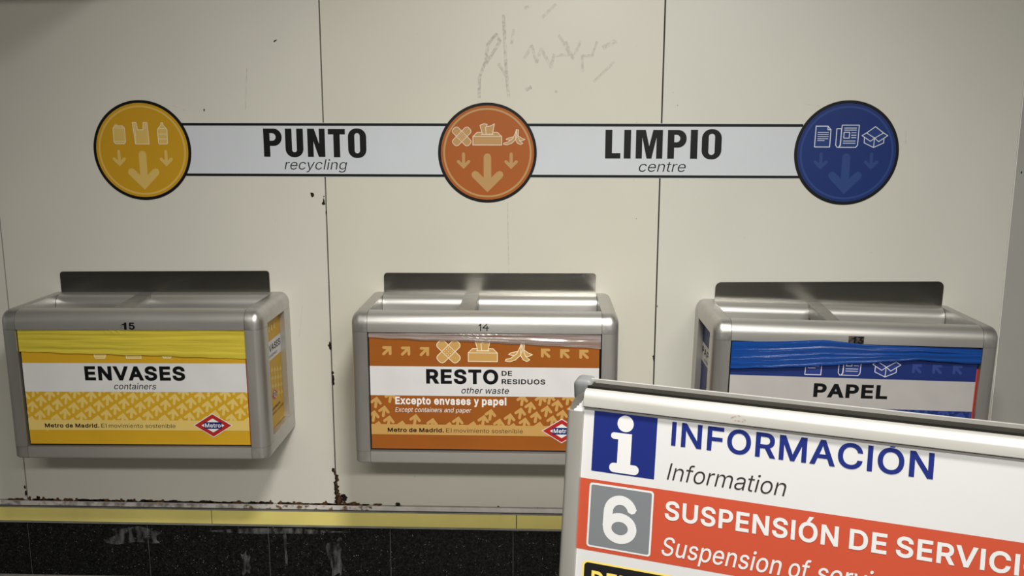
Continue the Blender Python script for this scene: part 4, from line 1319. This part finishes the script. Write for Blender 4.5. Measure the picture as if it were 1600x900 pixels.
W2 = 0.0020
S15 = dict(ground=L_Y, pale=L_YP, line=L_YL, label_u=(-0.3145, 0.3142), red=True, word='ENVASES', small='containers', text=text15, tips=lattice(), top_arrows=TL + TR,
           divider=((-0.0865, -0.0440), (-0.0600, 0.0030)), plate=((-0.3295, 0.4950), (0.3110, 0.4965), 0.009),
           icons=[lambda a: icon_can(a, (-0.1085, 0.2950, 0.0315, 0.0520), L_YP, L_YL, W2, 3),
                  lambda a: icon_bag(a, (-0.0240, 0.2955, 0.0470, 0.0590), L_YP, L_YL, W2, 3),
                  lambda a: icon_bottle(a, (0.0825, 0.2965, 0.0260, 0.0580), L_YP, L_YL, W2, 3)])
S14 = dict(ground=L_O, pale=L_OP, line=L_OL, label_u=(-0.3130, 0.3105), word='RESTO', small='other waste', text=text14, top_arrows=TL + TR,
           tips=[(-0.2958, 0.1951), (-0.2748, 0.1701), (-0.2617, 0.1417), (-0.3030, 0.1560), (-0.2560, 0.2110), (-0.1889, 0.1467), (-0.1420, 0.1359), (-0.0714, 0.1412), (-0.0010, 0.1462), (0.0186, 0.1635), (0.0712, 0.1520), (0.1004, 0.1685),
                 (0.1275, 0.1859), (0.1121, 0.1403), (0.1432, 0.1581), (0.1722, 0.1755), (0.2011, 0.1920), (0.1880, 0.1473), (0.2150, 0.1639), (0.2440, 0.1810), (0.2730, 0.1985), (0.1060, 0.2060), (0.1560, 0.2070), (0.1800, 0.2110), (0.2300, 0.2100),
                 (-0.2265, 0.1275), (-0.2920, 0.1250), (-0.0960, 0.1250), (-0.0300, 0.1280), (0.0420, 0.1365), (0.0800, 0.1240), (0.1520, 0.1290), (-0.0130, 0.1200), (0.2600, 0.1500), (0.2890, 0.1660), (0.3000, 0.1380), (0.2560, 0.2110), (0.3010, 0.1990)],
           divider=((-0.0757, -0.0308), (-0.0737, -0.0283)), plate=((-0.3190, 0.4905), (0.3150, 0.4928), 0.010),
           icons=[lambda a: icon_plaster(a, (-0.1253, 0.2961, 0.0560, 0.0562), L_OP, L_OL, W2, 3, L_O),
                  lambda a: icon_tissue(a, (-0.0438, 0.2972, 0.0792, 0.0600), L_OP, L_OL, W2, 3),
                  lambda a: icon_banana(a, (0.0568, 0.2985, 0.0735, 0.0560), L_OP, L_OL, W2, 3)])
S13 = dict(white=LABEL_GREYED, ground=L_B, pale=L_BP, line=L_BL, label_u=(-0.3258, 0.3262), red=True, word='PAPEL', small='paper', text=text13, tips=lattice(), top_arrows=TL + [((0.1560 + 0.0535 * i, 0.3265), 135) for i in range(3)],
           divider=((-0.0576, -0.0115), (-0.0728, -0.0330)), plate=((-0.3240, 0.4840), (0.3425, 0.5040), 0.017),
           icons=[lambda a: icon_page(a, (-0.1270, 0.2888, 0.0435, 0.0600), L_BF, L_BL, W2, 3),
                  lambda a: icon_newspaper(a, (-0.0405, 0.2898, 0.0610, 0.0620), L_BF, L_BL, W2, 3),
                  lambda a: icon_carton(a, (0.0506, 0.2884, 0.0743, 0.0600), L_BF, L_BL, W2, 3)])
for (X, Z, ro, W, D), label, num, sch in zip(BINS, (
        'brushed aluminium wall bin numbered 15 with yellow ENVASES label',
        'brushed aluminium wall bin numbered 14 with orange RESTO DE RESIDUOS label',
        'brushed aluminium wall bin numbered 13 with blue PAPEL label, partly behind the notice board'),
        (number15, number14, number13), (S15, S14, S13)):
    make_bin(X, Z, ro, W, D, label, num, sch)

BAG_Y = mat('yellow_bag_plastic', (0.56, 0.45, 0.045), 0.36, spec=0.4, vary=0.10, scale=3, stretch=(2, 10, 40), bump=0.25, bump_scale=60)
BAG_B = mat('blue_bag_plastic', (0.004, 0.050, 0.25), 0.2, spec=0.7, vary=0.25, scale=3, stretch=(2, 10, 40), bump=0.25, bump_scale=35)
BAG_C = plastic_film('clear_bag_plastic', (0.46, 0.40, 0.38), 0.60, 0.16)
BAGS = [
    film_sheet('bin_bag', *BINS[0][:3], BINS[0][4], [(-0.3180, 0.3780), (0.3185, 0.3780)], [(-0.3180, 0.3149), (-0.1572, 0.3104), (0.0, 0.3060), (0.3185, 0.2965)], 0.0085, BAG_Y, 3, (2.2, 6.0), knot=(-0.045, 0.03, 0.25)),
    film_sheet('bin_bag', *BINS[1][:3], BINS[1][4], [(-0.3140, 0.3780), (0.3140, 0.3780)], [(-0.3140, 0.3628), (-0.1504, 0.3560), (-0.0386, 0.3525), (0.1421, 0.3450), (0.3140, 0.3367)], 0.0070, BAG_C, 8, (1.4, 3.4), sharp=1.0, knot=(-0.035, 0.05, 0.9)),
    film_sheet('bin_bag', *BINS[2][:3], BINS[2][4], [(-0.3290, 0.3765), (-0.2241, 0.3805), (-0.0880, 0.3880), (0.0434, 0.3775), (0.1500, 0.3770), (0.2100, 0.3755), (0.3290, 0.3745)],
               [(-0.3290, 0.3023), (-0.1640, 0.3116), (-0.0065, 0.3252), (0.1665, 0.3406), (0.3290, 0.3350)], -0.0012, BAG_B, 11, (2.0, 8.0), bulge=0.001, sharp=0.8)]
for o, l in zip(BAGS, ('yellow plastic bag edge folded over the front of bin 15', 'clear crumpled plastic bag edge folded over the front of bin 14',
                       'shiny blue plastic bag edge folded over the front of bin 13')):
    tag(o, l, 'plastic bag', 'bin bags folded over the bin fronts')
tag(finish('paper_scrap', add_box(bmesh.new(), -0.005, 0.005, -0.0012, 0.0012, 0, 0.0006, 0.0002), mat('cream_paper', (0.7, 0.62, 0.45), 0.7)),
    'tiny cream paper scrap lying on the front rim of bin 14', 'paper scrap')
sc_ = bpy.data.objects['paper_scrap']
sc_.location = (0.0051 - 0.172, -0.0015 - 0.30334 + 0.030, 0.51182 + 0.43178)
sc_.rotation_euler = (0, 0, 0.75)

# ---------------------------------------------------------------- the notice board in front
BYAW, LEAN = 0.338891, 0.137137
BW, BH = 0.62, 1.134
board = empty('notice_board', (0, 0, 0), (0, 0, -BYAW))
cb, sb_ = math.cos(BYAW), math.sin(BYAW)
AX, AY, AZ = 0.192786, -1.603914, 1.13006     # upper left corner of the front frame
BACK = 0.0640                                    # from the front face of one leaf to the other at the top
board.location = (AX + cb * BW / 2 + sb_ * BACK / 2, AY - sb_ * BW / 2 + cb * BACK / 2, 0)
tag(board, 'standing aluminium notice board with INFORMACION poster, in front of the bins', 'notice board')
cl, sl = math.cos(LEAN), math.sin(LEAN)


def front(u, v, w):
    """u right, v down the leaf, w towards the viewer -> local coordinates of the board"""
    return (u - BW / 2, -BACK / 2 - sl * v - cl * w, AZ - cl * v + sl * w)


def rear(u, v, w):
    return (u - 0.008 - BW / 2, BACK / 2 + sl * v + cl * w, AZ - cl * v + sl * w)


def leaf_piece(name, lo, hi, rlo, rhi, m, place, n=5):
    f = rounder(lo, hi, rlo, rhi)
    bm = grid_box(bmesh.new(), *(steps(lo[i], hi[i], rlo[i], rhi[i], n) for i in range(3)), lambda p: place(*f(p)))
    bmesh.ops.recalc_face_normals(bm, faces=bm.faces)
    return finish(name, bm, m, board, smooth=35)


FW, TH = 0.0226, 0.0115
WHITE_PAPER = mat('poster_white', (0.565, 0.565, 0.575), 0.5, spec=0.35, vary=0.012, scale=6, bump=0.5, bump_scale=7)
P_NAVY, P_DARK, P_ORANGE = mat('poster_navy', (0.011, 0.021, 0.150), 0.42), mat('poster_dark_text', (0.030, 0.024, 0.024), 0.42), mat('poster_orange', (0.455, 0.070, 0.034), 0.42, vary=0.02, scale=9)
P_GREY, P_BLACK, P_YELLOW = mat('poster_grey', (0.165, 0.178, 0.192), 0.42), mat('poster_black', (0.012, 0.011, 0.013), 0.42), mat('poster_yellow', (0.78, 0.60, 0.14), 0.42)
P_WHITE = mat('poster_white_ink', (0.62, 0.62, 0.63), 0.42)
BRACKET = mat('bracket_plastic', (0.13, 0.128, 0.115), 0.45, vary=0.2, scale=60)
CAP = mat('corner_cap_plastic', (0.17, 0.178, 0.18), 0.38, vary=0.12, scale=50)
for pl_, side in ((front, 0), (rear, 1)):
    leaf_piece('frame_rail', (0.0213, 0, -TH), (BW - 0.0213, FW, 0), (0, 0.011, 0), (0, 0.002, 0.0108), SNAP, pl_)
    leaf_piece('frame_rail', (0.0213, BH - FW, -TH), (BW - 0.0213, BH, 0), (0, 0.002, 0), (0, 0.0108, 0.0108), SNAP, pl_)
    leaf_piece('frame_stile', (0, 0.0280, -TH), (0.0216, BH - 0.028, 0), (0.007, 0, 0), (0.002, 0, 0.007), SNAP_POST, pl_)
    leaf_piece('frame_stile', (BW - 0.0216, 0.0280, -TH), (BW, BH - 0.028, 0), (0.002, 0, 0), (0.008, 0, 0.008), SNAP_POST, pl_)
    for cu, cv in ((0, 0), (1, 0), (0, 1), (1, 1)):
        # rounded plastic corner: an arc of an L, hollow where the cap is missing
        bm = bmesh.new()
        Ro, Ri, n = 0.0262, 0.0150, 10
        cc = 0.0290
        for lay, w0, w1 in ((0, -TH - 0.001, -0.0060), (1, -TH, -0.0090)):
            ro, ri = (Ro, Ri) if lay == 0 else (Ri + .0005, 0.0)
            ring = []
            for i in range(n + 1):
                t = math.pi / 2 * i / n
                ring.append([(cc - r * math.cos(t), cc - r * math.sin(t)) for r in (ro, ri)])
            q = lambda p, w: bm.verts.new(pl_(BW - p[0] if cu else p[0], BH - p[1] if cv else p[1], w))
            for i in range(n):
                a0, b0, a1, b1 = ring[i][0], ring[i][1], ring[i + 1][0], ring[i + 1][1]
                top8 = [q(p, w1) for p in (a0, b0, b1, a1)]
                bot8 = [q(p, w0) for p in (a0, b0, b1, a1)]
                fs = [bm.faces.new(top8), bm.faces.new(bot8[::-1])]
                for k in range(4):
                    fs.append(bm.faces.new((top8[k - 1], bot8[k - 1], bot8[k], top8[k])))
                for f in fs:
                    f.material_index = lay
        bmesh.ops.remove_doubles(bm, verts=bm.verts, dist=1e-6)
        bmesh.ops.recalc_face_normals(bm, faces=bm.faces)
        finish('corner_bracket', bm, [BRACKET, SNAP_SHADE], board, smooth=40)
    # back board and poster sheet
    bm = bmesh.new()
    vs = [bm.verts.new(pl_(u, v, w)) for w in (-0.0112, -0.0090) for u, v in ((0.012, 0.012), (BW - 0.012, 0.012), (BW - 0.012, BH - 0.012), (0.012, BH - 0.012))]
    for f in ((0, 1, 2, 3), (7, 6, 5, 4), (0, 4, 5, 1), (1, 5, 6, 2), (2, 6, 7, 3), (3, 7, 4, 0)):
        bm.faces.new([vs[i] for i in f])
    bmesh.ops.recalc_face_normals(bm, faces=bm.faces)
    finish('backing_board', bm, SNAP_SHADE if side else DARK_PLASTIC, board)
    if side:
        for s0, s1 in ((0.0012, 0.0262), (BW - 0.0262, BW - 0.0012)):
            leaf_piece('corner_cap', (s0, -0.0008, -TH - 0.0110), (s1, 0.0290, 0.0012), (0.009, 0.008, 0.005), (0.006, 0.005, 0.005), CAP, pl_)
        # channel of the rear leaf that faces the gap between the leaves
        leaf_piece('rail_channel', (0.0213, 0.0045, -TH - 0.012), (BW - 0.0213, 0.080, -TH - 0.0005), (0, 0, 0), (0, 0, 0), SNAP_SHADE, pl_)
leaf_piece('rail_shadow_strip', (0.0216, FW, -0.0075), (BW - 0.0216, FW + 0.0030, -0.0045), (0, 0, 0), (0, 0, 0), mat('rail_shadow_grey', (0.20, 0.195, 0.185), 0.5), front)  # dark grey strip painted as the shadow line below the top rail
for u in (0.488, 0.10):
    bm = bmesh.new()
    add_box(bm, u - BW / 2, u + 0.022 - BW / 2, -BACK / 2 + TH, BACK / 2 - TH - 0.012, AZ - 0.05, AZ - 0.030, 0.002)
    finish('hinge_strap', bm, DARK_PLASTIC, board)

pw = -0.0050
pf = lambda u, v, d: front(u, -v, pw + d)
a = Art()
a.rect(0.0205, BW - 0.0205, -(BH - 0.0225), -0.0215, WHITE_PAPER, 0)
a.poly([(0.0220, -0.0290), (0.0075, -0.0290), (0.0085, -0.0262), (0.0110, -0.0250), (0.0115, -0.0225), (0.0142, -0.0215), (0.0148, -0.0188), (0.0170, -0.0180), (0.0178, -0.0155), (0.0190, -0.0150), (0.0196, -0.0120), (0.0212, -0.0118), (0.0216, -0.0215)], WHITE_PAPER, 0)
poster = a.bake('poster', pf, board)
a = Art()
a.clip = (0.0205, BW - 0.0205, -(BH - 0.02), -0.020)
a.rect(0.0205, BW - 0.0205, -0.2004, -0.1110, P_ORANGE, 1)
a.rect(0.0346, 0.1133, -0.1005, -0.0200, P_NAVY, 1)
a.rrect(0.0338, 0.1144, -0.1955, -0.1151, 0.0040, P_WHITE, 2)
a.rrect(0.0362, 0.1121, -0.1932, -0.1174, 0.0025, P_GREY, 3)
a.rrect(0.0302, 0.5000, -0.3200, -0.2133, 0.0070, P_YELLOW, 1)
a.rrect(0.0328, 0.4974, -0.3174, -0.2156, 0.0050, P_BLACK, 2)
a.bake('colour_block', pf, poster)
a = Art()
a.disc((0.0745, -0.0374), 0.0101, P_WHITE, 3, 32)
a.rrect(0.0572, 0.0750, -0.0573, -0.0493, 0.0039, P_WHITE, 3)
a.rect(0.0665, 0.0832, -0.0930, -0.0493, P_WHITE, 3)
a.rrect(0.0572, 0.0940, -0.0985, -0.0868, 0.0056, P_WHITE, 3)
a.bake('information_symbol', pf, poster)
a = Art()
a.text('INFORMACION', 0.1312, 0.4170, -0.0565, 0.0288, P_NAVY, 2, bold=16)
a.poly([(0.3715, -0.0270), (0.3790, -0.0180), (0.3860, -0.0180), (0.3767, -0.0270)], P_NAVY, 2)
a.text('Information', 0.1287, 0.2660, -0.0980, 0.0202, P_DARK, 2, bold=-4, shear=0.2)
six = [(0.0745 + 0.0152 * math.cos(math.radians(t)), -0.1475 + 0.0158 * math.sin(math.radians(t))) for t in range(14, 181, 8)]
six += [(0.0592 - .0002, -0.1560), (0.0588, -0.1668)]
a.stroke(six, 0.0113, P_WHITE, 4, caps=False)
bowl = [(0.0747 + 0.0157 * math.cos(math.radians(t)), -0.1668 + 0.0136 * math.sin(math.radians(t))) for t in range(0, 360, 9)]
a.stroke(bowl, 0.0108, P_WHITE, 4, closed=True)
a.words((('SUSPENSIÓN', 0.1288, 0.3256), ('DE', 0.3373, 0.3762), ('SERVICIO', 0.3855, 0.5310)), -0.1466, 0.0230, P_WHITE, 3, bold=21)
a.words((('Suspension', 0.1278, 0.2668), ('of', 0.2748, 0.2990), ('service', 0.3055, 0.3930)), -0.1903, 0.0226, P_WHITE, 3, bold=5, shear=0.2)
a.text('DEL', 0.0427, 0.0905, -0.2470, 0.0224, P_YELLOW, 4, bold=22)
a.bake('lettering', pf, poster)
a = Art()
redink = smear('faint_red_stamp', (0.35, 0.05, 0.06), 0.4, 260, 0.45, 0.55)
a.stroke([(0.2000, -0.0140), (0.2080, -0.0105), (0.2160, -0.0150)], 0.0014, redink, 1)
a.stroke([(0.2040, -0.0165), (0.2150, -0.0170)], 0.0012, redink, 1)
a.bake('stamp_mark', lambda u, v, d: front(u, -v, 0.0002 + d), board)
